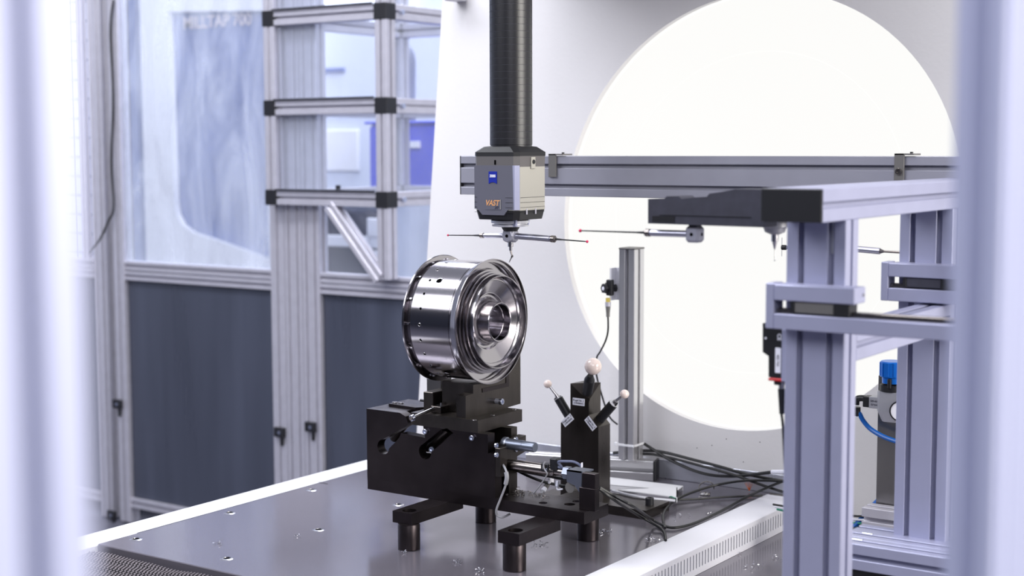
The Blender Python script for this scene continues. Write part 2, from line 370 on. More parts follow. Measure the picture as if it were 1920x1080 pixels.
wc = thing('machine_enclosure', 'pale blue machine enclosure with dark base seen through the box rack', 'machine', (-4.2, 5.4, FZ))
part('housing', MB().box((-4.48, 5.0, 1.33), (-3.3, 5.9, 2.15), .02), 'wall', wc, (-4.2, 5.4, 1.33))
part('window', MB().box((-4.44, 4.985, 1.50), (-4.25, 5.0, 1.68), .004), 'mach_w', wc, (-4.4, 5, 1.5))
part('vent_slot', MB().box((-4.47, 4.985, 1.93), (-4.33, 5.0, 1.95), .002), 'mach_g', wc, (-4.5, 5, 1.93))
part('base', MB().box((-4.48, 4.96, FZ), (-3.3, 5.9, 1.33), .01), 'mach_d', wc, (-4.2, 5.4, FZ))
part('trim_band', MB().box((-4.48, 4.94, 1.17), (-3.3, 4.96, 1.22), .004), 'mach_w', wc, (-4.2, 4.95, 1.17))
part('side_frame', MB().box((-4.16, 4.93, 1.22), (-3.6, 4.95, 1.30), .004).box((-4.16, 4.93, 1.10), (-3.6, 4.95, 1.16), .004), 'mach_w', wc, (-4, 4.95, 1.1))
bb = thing('blue_machine', 'small machine with bright blue hood on pale column behind the box rack', 'machine', (-3.5, 4.6, FZ))
part('hood', MB().box((-3.72, 4.42, 1.41), (-3.05, 4.8, 1.69), .015), 'bluebin', bb, (-3.5, 4.6, 1.41)); part('column', MB().box((-3.66, 4.45, FZ), (-3.1, 4.78, 1.41), .01), 'wall', bb, (-3.5, 4.6, FZ))
part('rim', MB().box((-3.73, 4.41, 1.69), (-3.04, 4.81, 1.70), .004), 'bluebin', bb, (-3.6, 4.6, 1.69))
part('label_plate', MB().box((-3.56, 4.405, 1.60), (-3.46, 4.419, 1.625), .001), 'white', bb, (-3.6, 4.41, 1.62))
p = [ony(742, 92, 4.5), ony(757, 92, 4.5), ony(767, 110, 4.5), ony(767, 160, 4.5), Vector((ony(767, 190, 4.5).x, 4.5, 1.703))]
du = MB()
du.tube(p, .024, 12)
tag(part('exhaust_duct', du, 'duct', None, p[2]), 'dark grey bent duct behind the side pane of the box rack', 'duct')
bn = thing('work_bench', 'low bench with pale boxes on the floor behind the corner post', 'bench', (-4.6, 3.9, FZ))
part('bench_top', MB().box((-5.2, 3.75, .42), (-3.9, 4.3, .45), .004), 'mach_d', bn, (-4.6, 4, .42))
for x in (-5.1, -4.0): part('leg', MB().box((x-.03, 3.85, FZ), (x+.03, 4.2, .42), .003), 'mach_d', bn, (x, 4, FZ))

# tall pale windows in the far wall, left
for k, (x0, x1) in enumerate(((-8.9, -7.6), (-7.5, -6.2))):
    o = part('window_%d' % (k+1), MB().prism([(x0, 1.4), (x1, 1.4), (x1, 4.4), (x0, 4.4)], 7.86, 7.9, 'y', [[(x0+.06, 1.46), (x1-.06, 1.46), (x1-.06, 4.34), (x0+.06, 4.34)]]), 'mach_w', None, ((x0+x1)/2, 7.88, 1.4)); o['kind'] = 'structure'
    mm, nt_, b_, N_, L_ = nodes('daylight_pane'); b_.inputs['Emission Color'].default_value = (.86, .92, 1, 1); b_.inputs['Emission Strength'].default_value = 1.5
    part('pane', MB().box((x0+.06, 7.87, 1.46), (x1-.06, 7.88, 4.34)), mm, o, ((x0+x1)/2, 7.875, 1.46))

# ================================================================== THE MEASURING TABLE
TX0, TX1, TY0, TY1 = -2.235, -1.351, 1.846, 2.95
tab = thing('measuring_table', 'dark coated measuring table plate with threaded inserts and white left edge', 'table', (-1.8, 2.4, FZ))
part('table_plate', MB().box((TX0, TY0, .82), (TX1, TY1, .85), .0015), 'table', tab, (-1.8, 2.4, .82))
part('edge_cover', MB().box((-2.313, 1.60, .80), (TX0, 2.955, .8485), .002), 'white_gloss', tab, (-2.27, 2.4, .80))
part('edge_skirt', MB().box((-2.311, 1.60, FZ+.06), (-2.29, 2.955, .80), .002), 'white_paint', tab, (-2.3, 2.4, FZ))
part('pedestal', MB().box((-2.2, 1.9, FZ), (-1.4, 2.9, .82), .01), 'mach_d', tab, (-1.8, 2.4, FZ))
ins = None
for ix in range(4):
    for iy in range(4):
        x = -2.201+ix*.245; y = 1.911+iy*.25
        if ix in (2, 3) and iy in (1, 2): continue                   # under the fixture legs
        if ins is None:
            ins = part('threaded_insert', MB().lathe([(.0, .0066), (.0011, .0069), (.0011, .0100), (.0, .0125)], (x, y, .85), (0, 0, 1), 28), 'steel', tab, (x, y, .85))
            bore_shade = part('bore_shade', MB().lathe([(.0003, 0), (.0003, .0067)], (x, y, .85), (0, 0, 1), 24), 'hole', ins, (x, y, .85))  # flat dark disc; the depth of the bore is shade put into its colour
        else:
            c = again(ins, tab, (x, y, .85)); again(bore_shade, c, (x, y, .85))
p = onz(607, 905, .851); part('locating_groove', MB().box(p+Vector((-.02, -.001, -.0005)), p+Vector((.012, .001, .0006))), 'steel', tab, p)
part('gap_strip', MB().box((TX0-.003, TY0+.1, .846), (TX0, TY1, .8495)), 'hole', tab, (TX0, 2.4, .846))  # dark strip along the gap between plate and edge cover

# woven net hose lying against the near edge of the table
nb = MB()
cols, rows = 106, 34
base = Vector((-2.30, 1.835, .812))
def netpt(i, j):
    x = -2.30+i*.0085+(.004 if j % 2 else 0); d = j*.0075
    z = .838-1.2*d*d-.0015*math.sin(x*30)-.0012*math.sin(j*1.3+i*.4); return Vector((x, 1.832-d, z))
for j in range(rows):
    for i in range(cols):
        q = netpt(i, j)
        nb._new(lambda t: bmesh.ops.create_icosphere(t, subdivisions=1, radius=.0031, matrix=Matrix.Translation(q) @ Matrix.Diagonal((1.0, 1.25, .8, 1)))) if False else nb.cyl(q+Vector((-.0005, -.0034, -.001)), q+Vector((.0012, .003, .0016)), .0024, .0016, 5)
net = part('woven_net', nb, 'mesh', None, (-2.0, 1.75, .8), kind='stuff')
tag(net, 'black woven net cover sloping down from the near table edge', 'cover', kind='stuff')
sb = part('net_backing', MB().loft([[netpt(0, j)-Vector((.02, 0, .0035)), netpt(cols, j)-Vector((-.3, 0, .0035)), netpt(cols, j)-Vector((-.3, 0, .02)), netpt(0, j)-Vector((.02, 0, .02))] for j in (0, 6, 12, 18, 24, 29)]), 'black_plastic', net, (-2, 1.75, .79))

# slotted cable duct along the right edge of the table
duct = thing('slotted_cable_duct', 'pale grey slotted cable duct along the right edge of the table', 'cable duct', (-1.315, 2.5, .8))
part('lid', MB().prism([(-1.351, .8505), (-1.2835, .8505), (-1.2775, .8475), (-1.2775, .8405), (-1.2795, .8405), (-1.2795, .8455), (-1.2850, .8480), (-1.349, .8480), (-1.349, .842), (-1.351, .842)], 1.75, 2.93, 'y'), 'tray', duct, (-1.315, 2.4, .842))
part('bottom_band', MB().box((-1.283, 1.75, .7955), (-1.2795, 2.93, .808)), 'tray', duct, (-1.28, 2.4, .8))
part('top_band', MB().box((-1.283, 1.75, .836), (-1.2795, 2.93, .8415)), 'tray', duct, (-1.28, 2.4, .836))
part('inner_wall', MB().box((-1.35, 1.75, .797), (-1.346, 2.93, .842)).box((-1.35, 1.75, .7955), (-1.283, 2.93, .799)), 'rubber', duct, (-1.34, 2.4, .797))
y = 1.76; rib0 = None
while y < 2.93:
    if not (2.27 < y < 2.285):
        if rib0 is None: rib0 = part('rib', MB().box((-1.283, y, .808), (-1.2797, y+.0085, .836)), 'tray', duct, (-1.28, y, .808))
        else: again(rib0, duct, (-1.28, y, .808))
    y += .0122
# cabinet-like lower deck right of the duct
low = thing('lower_deck', 'grey coated deck right of the cable duct, strewn with chips', 'deck', (-.8, 2.4, FZ))
part('deck_plate', MB().box((-1.345, 1.5, .78), (.3, 2.945, .795), .002), 'table', low, (-.8, 2.4, .78))
part('deck_base', MB().box((-1.3, 1.6, FZ), (.25, 2.9, .78), .004), 'mach_d', low, (-.8, 2.4, FZ))

# ================================================================== WHITE PORTAL WITH THE LIT ROUND OPENING
por = thing('machine_portal', 'white machine portal panel with huge round backlit opening', 'machine portal', (-1.4, 3.0, FZ))
YP = 2.96
lx0 = ony(785, 750, YP); lx1 = ony(829, 5, YP)
sl = (lx1.x-lx0.x)/(lx1.z-lx0.z)
hole = ell(-1.4206, 1.4536, .4892, .4583, 128, math.atan2(-.771, -.637))
zt = 2.6
part('face_panel', MB().prism([(lx0.x+sl*(FZ-lx0.z), FZ), (.9, FZ), (.9, zt), (lx0.x+sl*(zt-lx0.z)+.0, zt)], YP, YP+.018, 'y', [hole]), 'white_paint', por, (-1.4, YP, FZ))
rim = [(a_*1.0, b_) for a_, b_ in hole]
lp = lambda k, y: [Vector((-1.4206+(a_+1.4206)*k, y, 1.4536+(b_-1.4536)*k)) for a_, b_ in hole]
part('opening_rim', MB().loft([lp(1.0, YP+.017), lp(1.0, YP+.03), lp(.995, YP+.03), lp(.998, YP+.017)], False), 'lamp', por, (-1.4, YP, 1.45))
dsc = MB(); dsc.loft([lp(1.01, YP+.034), lp(1.01, YP+.030)]); dsc.loft([lp(.74, YP+.030), lp(.738, YP+.0285), lp(.736, YP+.030)], False)
part('backlit_diffuser', dsc, 'lamp', por, (-1.4, YP, 1.45))
part('side_return', MB().loft([[Vector((lx0.x+sl*(z-lx0.z), y, z)) for y, z in ((YP+.018, FZ), (YP+.35, FZ), (YP+.35, zt), (YP+.018, zt))], [Vector((lx0.x+sl*(z-lx0.z)+.02, y, z)) for y, z in ((YP+.018, FZ), (YP+.35, FZ), (YP+.35, zt), (YP+.018, zt))]]), 'white_paint', por, (-2.2, YP, FZ))
part('sheet_upstand', MB().box((-2.2, 2.946, .8502), (-1.30, 2.950, .893), .001), 'galv', por, (-1.8, 2.94, .85))
p = ony(852, 2, YP-.03); part('top_bracket', MB().box(p+Vector((-.016, -.02, 0)), p+Vector((.016, .03, .03)), .002), 'alu', por, p)
part('gantry_carriage', MB().box((-1.95, 2.15, 2.08), (-1.25, 2.94, 2.55), .02), 'white_paint', por, (-1.6, 2.5, 2.1))  # out-of-view carriage over the quill, added to shade the panel's upper part
sp = MB()
for q in ((1335, 835), (1362, 823), (1307, 840), (1394, 866), (1425, 829)): c = ony(*q, YP); sp.cyl(c+Vector((0, -.0006, 0)), c+Vector((0, .0004, 0)), .0011, n=8)
part('fly_specks', sp, 'hole', por, (-1.4, YP, .9), kind='stuff')

# ================================================================== THE QUILL AND PROBE HEAD
HX, HY, HS = -1.610, 2.330, .101
quill = thing('measuring_quill', 'round black carbon quill carrying the grey probe head above the ring', 'measuring machine', (HX, HY, 1.45))
rr = .0402
seg0 = None; z = 1.605; nseg = 0
while z < 2.05:
    if seg0 is None:
        seg0 = part('tube_segment', MB().lathe([(0, rr-.0006), (.0004, rr), (.0117, rr), (.0120, rr-.0006)], (HX, HY+.003, z), (0, 0, 1), 56), 'ram', quill, (HX, HY, z))
        ring0 = part('joint_ring', MB().lathe([(.0118, rr-.001), (.0119, rr+.00005), (.0124, rr+.00005), (.0125, rr-.001)], (HX, HY+.003, z), (0, 0, 1), 56), 'ramline', quill, (HX, HY, z))
    else: again(seg0, quill, (HX, HY, z)); again(ring0, quill, (HX, HY, z))
    z += .0124
part('core_tube', MB().cyl((HX, HY+.003, 1.60), (HX, HY+.003, z), rr-.001, n=40), 'ram', quill, (HX, HY, 1.6))
h = HS/2
def oct_(x0, x1, y0, y1, ch, z): return [Vector(p) for p in ((x0+ch, y0, z), (x1-ch, y0, z), (x1, y0+ch, z), (x1, y1-ch, z), (x1-ch, y1, z), (x0+ch, y1, z), (x0, y1-ch, z), (x0, y0+ch, z))]
X0, X1, Y0, Y1 = HX-h, HX+h, HY-h, HY+h
Zt, Zb = 1.5955, 1.4655
head = part('probe_housing', MB().loft([oct_(X0, X1, Y0, Y1, .009, Zb+.018), oct_(X0, X1, Y0, Y1, .009, Zt-.031)]), 'head_l', quill, (HX, HY, Zb), angle=20)
part('front_cover', MB().loft([[Vector((a_, Y0-t, b_)) for a_, b_ in ((X0+.004, Zb+.02), (X0+.011, Zb+.02), (X0+.022, Zb+.009), (X1-.030, Zb+.009), (X1-.020, Zb+.02), (X1-.008, Zb+.02), (X1-.010, Zt-.0285), (X0+.004, Zt-.0285))] for t in (-.004, .0015)]), 'head_g', head, (HX, Y0, Zb))
part('edge_bead', MB().loft([[Vector(p) for p in ((X1-.0105, Y0-.0014, z_), (X1-.006, Y0-.0004, z_), (X1+.0004, Y0+.007, z_), (X1-.008, Y0+.008, z_))] for z_ in (Zb+.019, Zt-.0285)]), 'alu_v', head, (X1, Y0, Zb))
part('collar', MB().loft([oct_(X0, X1, Y0, Y1, .009, Zt-.031), oct_(X0-.0004, X1+.0004, Y0-.0004, Y1+.0004, .009, Zt-.011)]), 'head_u', quill, (HX, HY, Zt-.03), angle=20)
top = MB().loft([oct_(X0-.001, X1+.001, Y0-.001, Y1+.001, .009, Zt-.011), oct_(X0-.001, X1+.001, Y0-.001, Y1+.001, .009, Zt-.004), oct_(X0+.012, X1-.012, Y0+.008, Y1-.008, .01, Zt+.006), oct_(X0+.02, X1-.02, Y0+.018, Y1-.018, .014, Zt+.008)])
part('top_cap', top, 'head_k', quill, (HX, HY, Zt), angle=20)
bt = MB().loft([oct_(X0+.004, X1-.004, Y0+.004, Y1-.004, .009, Zb), oct_(X0+.0005, X1-.0005, Y0+.0005, Y1-.0005, .009, Zb+.018)])
part('bottom_skirt', bt, 'head_k', quill, (HX, HY, Zb), angle=20)
latch = MB().box((X1, HY-.008, Zt-.035), (X1+.003, HY+.006, Zt-.013), .0008); lt = part('latch', latch, 'head_l', quill, (X1, HY, Zt-.03))
part('screw', MB().cyl((X1+.003, HY-.001, Zt-.022), (X1+.0042, HY-.001, Zt-.022), .0042, n=14), 'black_plastic', lt, (X1, HY, Zt-.02))
part('sensor_slot', MB().box((HX-.001, Y0-.0012, Zt-.027), (HX+.0025, Y0+.001, Zt-.0185), .0004), 'hole', quill, (HX, Y0, Zt-.02))
for dy in (-.022, .008): part('indicator', MB().box((X1-.001, HY+dy, Zb+.010), (X1+.0008, HY+dy+.004, Zb+.021), .0003), 'alu', quill, (X1, HY, Zb+.01))
gb = MB()                                             # the four fine grooves round the housing
for k in range(4):
    zz = 1.503-k*.0092+.004; gb.box((X1-.026, Y0-.0018, zz), (X1-.0105, Y0+.001, zz+.0007)); gb.box((X1-.001, Y0+.010, zz), (X1+.0003, Y1-.010, zz+.0007)); gb.box((X0+.0045, Y0-.0018, zz), (X0+.010, Y0, zz+.0007))
part('grooves', gb, 'head_k', head, (X1, HY, 1.49), kind='stuff')
lg = ony(924, 333, Y0-.002); s = .0092
shield = [(-s, -.0115), (-s*.5, -.0093), (0, -.0086), (s*.5, -.0093), (s, -.0115), (s, .0115), (-s, .0115)]
part('blue_emblem', MB().prism([(lg.x+u, lg.z+v) for u, v in shield], Y0-.0026, Y0-.0014, 'y'), 'logo_blue', quill, lg)
text('emblem_lettering', 'ZEISS', .0062, (lg.x, Y0-.0028, lg.z+.0028), FRONT, 'logo_white', quill, sx=.92, bold=.00025)
vp = ony(924, 383, Y0-.002)
part('badge', MB().box((vp.x-.017, Y0-.0022, vp.z-.010), (vp.x+.0185, Y0-.0013, vp.z+.009)), 'head_g', quill, vp)
text('badge_lettering', 'VAST', .0145, (vp.x-.0015, Y0-.0024, vp.z+.002), FRONT, 'orange', quill, shear=.25, sx=.92, bold=.0003)
text('badge_small_lettering', 'XT', .0062, (vp.x+.009, Y0-.0024, vp.z-.0065), FRONT, 'ink', quill, shear=.25, bold=.0002)
part('badge_edge', MB().box((vp.x+.0172, Y0-.0026, vp.z-.009), (vp.x+.018, Y0-.0018, vp.z+.009)), 'head_l', quill, vp)

# stylus system hanging under the head
sty = thing('stylus_cluster', 'five way probe stylus with two ruby tips hanging under the probe head', 'stylus', (HX, HY, 1.43))
part('adapter_plate', MB().lathe([(.0, .0), (.0, .024), (.0012, .0345), (.0042, .0355), (.0048, .031), (.0065, .031), (.0072, .0365), (.0125, .037), (.0135, .034), (.0135, 0)], (HX, HY, 1.4505), (0, 0, 1), 44), 'white_metal', sty, (HX, HY, 1.45))
part('plate_pins', MB().box((HX-.03, HY-.022, 1.4575), (HX-.025, HY-.014, 1.467), .0008).box((HX+.022, HY-.026, 1.452), (HX+.03, HY-.02, 1.466), .0008).cyl((HX+.034, HY+.01, 1.455), (HX+.034, HY+.01, 1.468), .002, n=8), 'alu_v', sty, (HX, HY, 1.45))
part('clamp_neck', MB().cyl((HX, HY, 1.442), (HX, HY, 1.452), .013, .019, 24).cyl((HX, HY, 1.463), (HX, HY, 1.467), .02, n=20), 'head_k', sty, (HX, HY, 1.44))
cc = Vector((HX, HY, 1.4335))
part('star_cube', MB().lathe([(-.0125, 0), (-.0125, .0105), (-.011, .0125), (.011, .0125), (.0125, .0105), (.0125, 0)], cc, (0, 1, 0), 8).lathe([(-.0125, 0), (-.0125, .0105), (-.011, .0125), (.011, .0125), (.0125, .0105), (.0125, 0)], cc, (1, 0, 0), 8), 'alu_d', sty, cc, angle=20)
part('cube_screw', MB().lathe([(0, 0), (0, .003), (.001, .003), (.001, .0015), (.0004, .0015), (.0004, 0)], cc+Vector((0, -.0125, 0)), (0, -1, 0), 14), 'hole', sty, cc)
def stylus_arm(root, c0, d, ext, shaft, tip, r=.0045):
    d = Vector(d).normalized(); a0 = c0+d*.012
    part('extension', MB().cyl(a0, a0+d*ext, r, n=18).cyl(a0+d*ext, a0+d*(ext+.004), r*.8, n=14), 'silver', root, a0)
    part('clamp_sleeve', MB().cyl(a0+d*(ext+.003), a0+d*(ext+.010), r*1.15, n=16).cyl(a0+d*(ext+.010), a0+d*(ext+.013), r*1.15, r*.6, 16), 'steel_d', root, a0)
    part('shaft', MB().cyl(a0+d*(ext+.010), a0+d*(ext+.026), .0022, .0015, 12).cyl(a0+d*(ext+.02), a0+d*(ext+.02+shaft), .0014, .0010, 10), 'black_plastic', root, a0)
    e = a0+d*(ext+.02+shaft); part('ruby_tip', MB().sphere(e, tip, 16), 'ruby', root, e)
L0 = ony(840, 441, HY); L1 = ony(1101, 453, HY)
ld = (L0-cc); stylus_arm(sty, cc, ld, .048, ld.length-.012-.048-.02, .0022)
ld = (L1-cc); stylus_arm(sty, cc, ld, .078, ld.length-.012-.078-.02, .0026, .0058)
t0 = cc-Vector((0, 0, .011)); tip = ony(955, 491, HY)
part('lower_holder', MB().cyl(t0, t0-Vector((0, 0, .010)), .0055, n=14).cyl(t0-Vector((0, 0, .010)), t0-Vector((0, 0, .017)), .0032, n=12), 'steel', sty, t0)
k1 = t0-Vector((0, 0, .017)); k2 = Vector((k1.x+.0035, k1.y, k1.z-.011))
part('bent_stylus', MB().cyl(k1, k2, .0018, .0015, 10).sphere(k2, .0026, 10).cyl(k2, tip, .0014, .0008, 10), 'steel_d', sty, k1)
part('stylus_tip', MB().sphere(tip, .0011, 10), 'steel', sty, tip)

# ================================================================== THE TURNED STEEL RING ON ITS FIXTURE
WX, WY, WZ = -1.655, 2.333, 1.2660
wh = thing('turned_steel_ring', 'large polished turned steel ring with central hub standing on black fixture', 'machined part', (WX-.06, WY, WZ-.12))
AX = Vector((1, 0, 0))
prof_out = [(-.1205, .070), (-.1225, .1190), (-.1245, .1235), (-.1240, .1245), (-.1215, .1245), (-.1205, .1232),
            (-.1190, .1120), (-.1110, .1115), (-.1105, .1158), (-.0200, .1158), (-.0199, .1145), (-.0185, .1145), (-.0184, .1158), (-.0085, .1160), (-.0080, .1145), (-.0060, .1145),
            (-.0055, .1200), (-.0010, .1215), (.0, .1212), (.0002, .1198), (-.0040, .1190), (-.0130, .1165), (-.0180, .1150), (-.0195, .1130), (-.0200, .1030), (-.0195, .1015),
            (-.0070, .1005), (-.0066, .0972), (.0000, .0968), (.0004, .0940), (.0070, .0935), (.0074, .0915), (.0175, .0905), (.0186, .0898), (.0188, .0886), (.0180, .0876), (.0080, .0868),
            (.0050, .0855), (.0030, .0825), (.0028, .0805), (.0018, .0800), (-.0085, .0560), (-.0088, .0545), (-.0115, .0535), (-.0135, .0515), (-.0140, .0480), (-.0125, .0450), (-.0080, .0422), (.0000, .0408), (.0080, .0398),
            (.0165, .0388), (.0178, .0380), (.0180, .0372), (.0172, .0355), (.0020, .0350), (.0015, .0335), (-.0450, .0332), (-.0455, .0350), (-.0560, .0350), (-.0565, .0325), (-.1180, .0325), (-.1205, .0360), (-.1205, .070)]
part('ring_body', MB().lathe([(a_, r_) for a_, r_ in prof_out], (WX, WY, WZ), AX, 160), 'turned', wh, (WX, WY, WZ), angle=9)
hm = MB(); hb = MB()
def bore_at(xo, deg, r):
    a_ = math.radians(deg); n_ = Vector((0, -math.cos(a_), math.sin(a_))); c = Vector((WX+xo, WY, WZ))+n_*.1158
    return c, n_
b0 = None
for deg in range(-75, 100, 15):
    for xo, r in ((-.088, .0024),)+(((-.066, .0055),) if deg in (45, -60) else ()):
        c, n_ = bore_at(xo, deg, r)
        bo = part('radial_bore', MB().lathe([(.0003, r*1.0), (.0007, r*1.15), (.0001, r*1.35)], c, n_, 16), 'steel', wh, c)
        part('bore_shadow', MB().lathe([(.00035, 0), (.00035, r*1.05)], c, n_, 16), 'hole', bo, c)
for deg in (-72, -48, -24, 0, 24, 48, 72, 96, 120):
    a_ = math.radians(deg); n_ = Vector((0, -math.cos(a_), math.sin(a_))); t_ = n_.cross(AX); c = Vector((WX-.1145, WY, WZ))+n_*.1150
    mtx = Matrix((AX, t_, n_)).transposed().to_4x4(); mtx.translation = c
    part('flange_notch', MB().box((-.004, -.002, -.003), (.002, .002, .003), .0004).xf(mtx), 'steel', wh, c)

# ---- clamping fixture
fix = thing('clamping_fixture', 'black steel clamping fixture on round legs holding the turned ring', 'fixture', (-1.65, 2.3, .85))
FY = 2.2508
leg0 = None
for x, y in ((-1.721, 2.152), (-1.478, 2.148)):
    if leg0 is None:
        leg0 = part('leg', MB().lathe([(0, 0), (0, .0202), (.0012, .0210), (.046, .0210), (.0475, .0202), (.0495, .0202), (.0495, 0)], (x, y, .85), (0, 0, 1), 36), 'black_steel2', fix, (x, y, .85))
    else: again(leg0, fix, (x, y, .85))
leg1 = None
for x, y in ((-1.721, 2.400), (-1.478, 2.398)):
    if leg1 is None: leg1 = part('leg', MB().lathe([(0, 0), (0, .0202), (.0012, .0210), (.070, .0210), (.0715, .0202), (.0715, 0)], (x, y, .85), (0, 0, 1), 36), 'black_steel2', fix, (x, y, .85))
    else: again(leg1, fix, (x, y, .85))
for x, y0, y1 in ((-1.7265, 2.139, 2.30), (-1.4785, 2.130, 2.2655)):
    b_ = part('cross_bar', MB().prism([(x-.023, y0), (x+.023, y0), (x+.023, y1), (x-.023, y1)], .8995, .9215, 'z', [ell(x+.0025, y0+.019, .0135, .0135, 24)]), 'black_steel2', fix, (x, y0, .9))
    part('bolt', socket((x+.0025, y0+.019, .9005), (0, 0, 1), .0105, .011), 'black_steel', b_, (x, y0+.019, .9))
holes = [ell(-1.4515+dx, 2.29+dy, r_, r_, 24) for dx, dy, r_ in ((0, 0, .0105), (-.002, .0265, .0078), (-.047, -.018, .0082))]
part('base_plate', MB().prism([(-1.9045, FY), (-1.3955, FY), (-1.3955, 2.335), (-1.9045, 2.335)], .9215, .9435, 'z', holes), 'black_steel2', fix, (-1.65, FY, .9215))
for dx, dy in ((-.002, .0265), (-.047, -.018)): part('plate_screw', socket((-1.4515+dx, 2.29+dy, .934), (0, 0, 1), .0066, .0065), 'screw', fix, (-1.45, 2.3, .934))
part('rear_lug', MB().box((-1.742, 2.335, .9215), (-1.70, 2.421, .9435), .001), 'black_steel', fix, (-1.72, 2.34, .92))
part('rear_lug', MB().box((-1.507, 2.335, .9215), (-1.457, 2.419, .9435), .001), 'black_steel', fix, (-1.48, 2.34, .92))
def W2(px, py, Y=FY): q = ony(px, py, Y); return (q.x, q.z)
def slotted(Y):
    c1 = W2(718.5, 838); r1 = .0150
    arc = [(c1[0]+r1*math.cos(math.radians(t))*1.0, c1[1]+r1*math.sin(math.radians(t))) for t in range(95, 375, 20)]
    return arc
arcL = slotted(FY)
out = [(-1.905, .9435), (-1.905, 1.084), (-1.820, 1.084)] + [(-1.806, 1.078), (-1.800, 1.066), (-1.8065, 1.058)] + arcL + [W2(748, 822), W2(752, 812), W2(797, 821), (-1.7625, 1.0635), (-1.6085, 1.0635), (-1.6085, 1.028), (-1.5925, 1.028), (-1.5925, .9435)]
c2 = W2(797, 847); r2 = .0152
sa = W2(850, 808); sb_ = W2(829, 798)
hole2 = [(c2[0]+r2*math.cos(math.radians(t)), c2[1]+r2*math.sin(math.radians(t))) for t in range(110, 375, 15)] + [W2(830, 830), W2(843, 817), W2(850, 812), W2(838, 803), W2(826, 806)]
part('front_wall', MB().prism(out, FY, FY+.022, 'y', [hole2]), 'black_steel2', fix, (-1.75, FY, .94))
back = [(-1.905, .9435), (-1.905, .992), (-1.80, .992), (-1.80, 1.0635), (-1.6085, 1.0635), (-1.6085, .9435)]
part('rear_wall', MB().prism(back, 2.3284, 2.3480, 'y'), 'black_steel', fix, (-1.75, 2.33, .94))
part('bridge_plate', MB().box((-1.905, FY+.022, 1.066), (-1.822, 2.348, 1.084), .0008), 'black_steel2', fix, (-1.86, 2.3, 1.07))
part('upper_bridge', MB().prism([(-1.885, 2.296), (-1.812, 2.290), (-1.795, 2.310), (-1.780, 2.31), (-1.780, 2.36), (-1.885, 2.36)], 1.084, 1.0895, 'z'), 'black_steel2', fix, (-1.84, 2.32, 1.084))
for q in ((740, 756), (752, 757)):
    c = onz(*q, 1.0895); part('bridge_screw', socket(c, (0, 0, 1), .0055, .003), 'steel', fix, c)
for a_, b_ in (((738, 822), (764, 790)), ((800, 840), (842, 806))):           # round guide bars in the slanting slots
    p0 = ony(*a_, FY+.045); p1 = ony(*b_, FY+.03); part('guide_bar', MB().cyl(p0, p1, .0085, n=20), 'black_steel', fix, p0)
for q in ((798.5, 809, FY-.001), (886, 821, FY-.001)):
    c = ony(*q); part('socket_screw', socket(c, (0, -1, 0), .0052, .005), 'screw', fix, c)
c = ony(811, 843, FY+.012); part('socket_screw', socket(c, (.2, -1, .2), .006, .006), 'screw', fix, c)
# slide plate and what stands on it
part('slide_plate', MB().prism([(-1.7925, FY), (-1.6315, FY), (-1.6315, 2.3993), (-1.7925, 2.3993)], 1.0635, 1.0875, 'z'), 'black_steel', fix, (-1.7, FY, 1.0635))
XU = -1.6640
rp = [(2.2564, 1.0875), (2.3975, 1.0875), (2.3975, 1.0885), (2.4415, 1.0895), (2.4415, 1.1915), (2.4260, 1.1860), (2.4150, 1.1740), (2.4000, 1.1620), (2.3820, 1.1520), (2.3625, 1.1460), (2.2811, 1.149), (2.2811, 1.1320), (2.2564, 1.1305)]
part('jaw_block', MB().prism(rp, XU-.022, XU, 'x'), 'black_steel', fix, (XU, 2.33, 1.0875))
part('jaw_insert', MB().prism([(2.31, 1.13), (2.40, 1.13), (2.40, 1.16), (2.39, 1.16), (2.39, 1.138), (2.31, 1.138)], XU, XU+.0012, 'x'), 'black_steel2', fix, (XU, 2.35, 1.13))
part('jaw_web', MB().box((XU-.09, 2.30, 1.0875), (XU-.022, 2.3975, 1.1460), .001), 'black_steel', fix, (XU-.05, 2.35, 1.0875))
part('left_jaw', MB().box((-1.7905, 2.288, 1.0875), (-1.767, 2.375, 1.1235), .001), 'black_steel', fix, (-1.78, 2.3, 1.0875))
p0 = ony(806, 716, 2.33); pd_ = MB().prism([(-1.818, 1.105), (-1.783, 1.105), (-1.783, 1.158), (-1.792, 1.150), (-1.800, 1.158), (-1.808, 1.150), (-1.818, 1.158)], 2.335, 2.37, 'y')
part('rest_fork', pd_, 'steel_sheet', fix, (-1.79, 2.34, 1.1))
part('left_knob', MB().cyl((-1.815, 2.31, 1.101), (-1.790, 2.31, 1.101), .0025, n=10), 'black_plastic', fix, (-1.8, 2.31, 1.1))
p0 = ony(773, 783.5, 2.215); p1 = ony(816, 765, 2.275); p2 = ony(832, 757, 2.30)
part('lever_rod', MB().cyl(p0, p1, .0030, .0034, 14), 'steel', fix, p0)
part('rod_socket', MB().lathe([(0, 0), (0, .0060), (.006, .0062), (.008, .0045), (.0082, .0)], p0-(p1-p0).normalized()*.003, p1-p0, 18), 'screw', fix, p0)
part('rod_hex', socket(p0-(p1-p0).normalized()*.0035, -(p1-p0), .0045, .0012), 'steel_d', fix, p0)
part('clevis', MB().box(p1+Vector((-.008, -.004, -.009)), p1+Vector((.016, .03, .004)), .001), 'black_steel', fix, p1)
part('clevis_pin', MB().cyl(p1+Vector((.002, .018, .003)), p1+Vector((.002, .018, .008)), .003, n=10), 'steel', fix, p1)
c = onx(930, 752, XU); part('stud_bolt', MB().cyl(c, c+Vector((.010, 0, 0)), .0055, n=14), 'galv', fix, c); part('stud_bolt', socket(c+Vector((.010, 0, 0)), (1, 0, 0), .0062, .006), 'screw', fix, c+Vector((.01, 0, 0)))
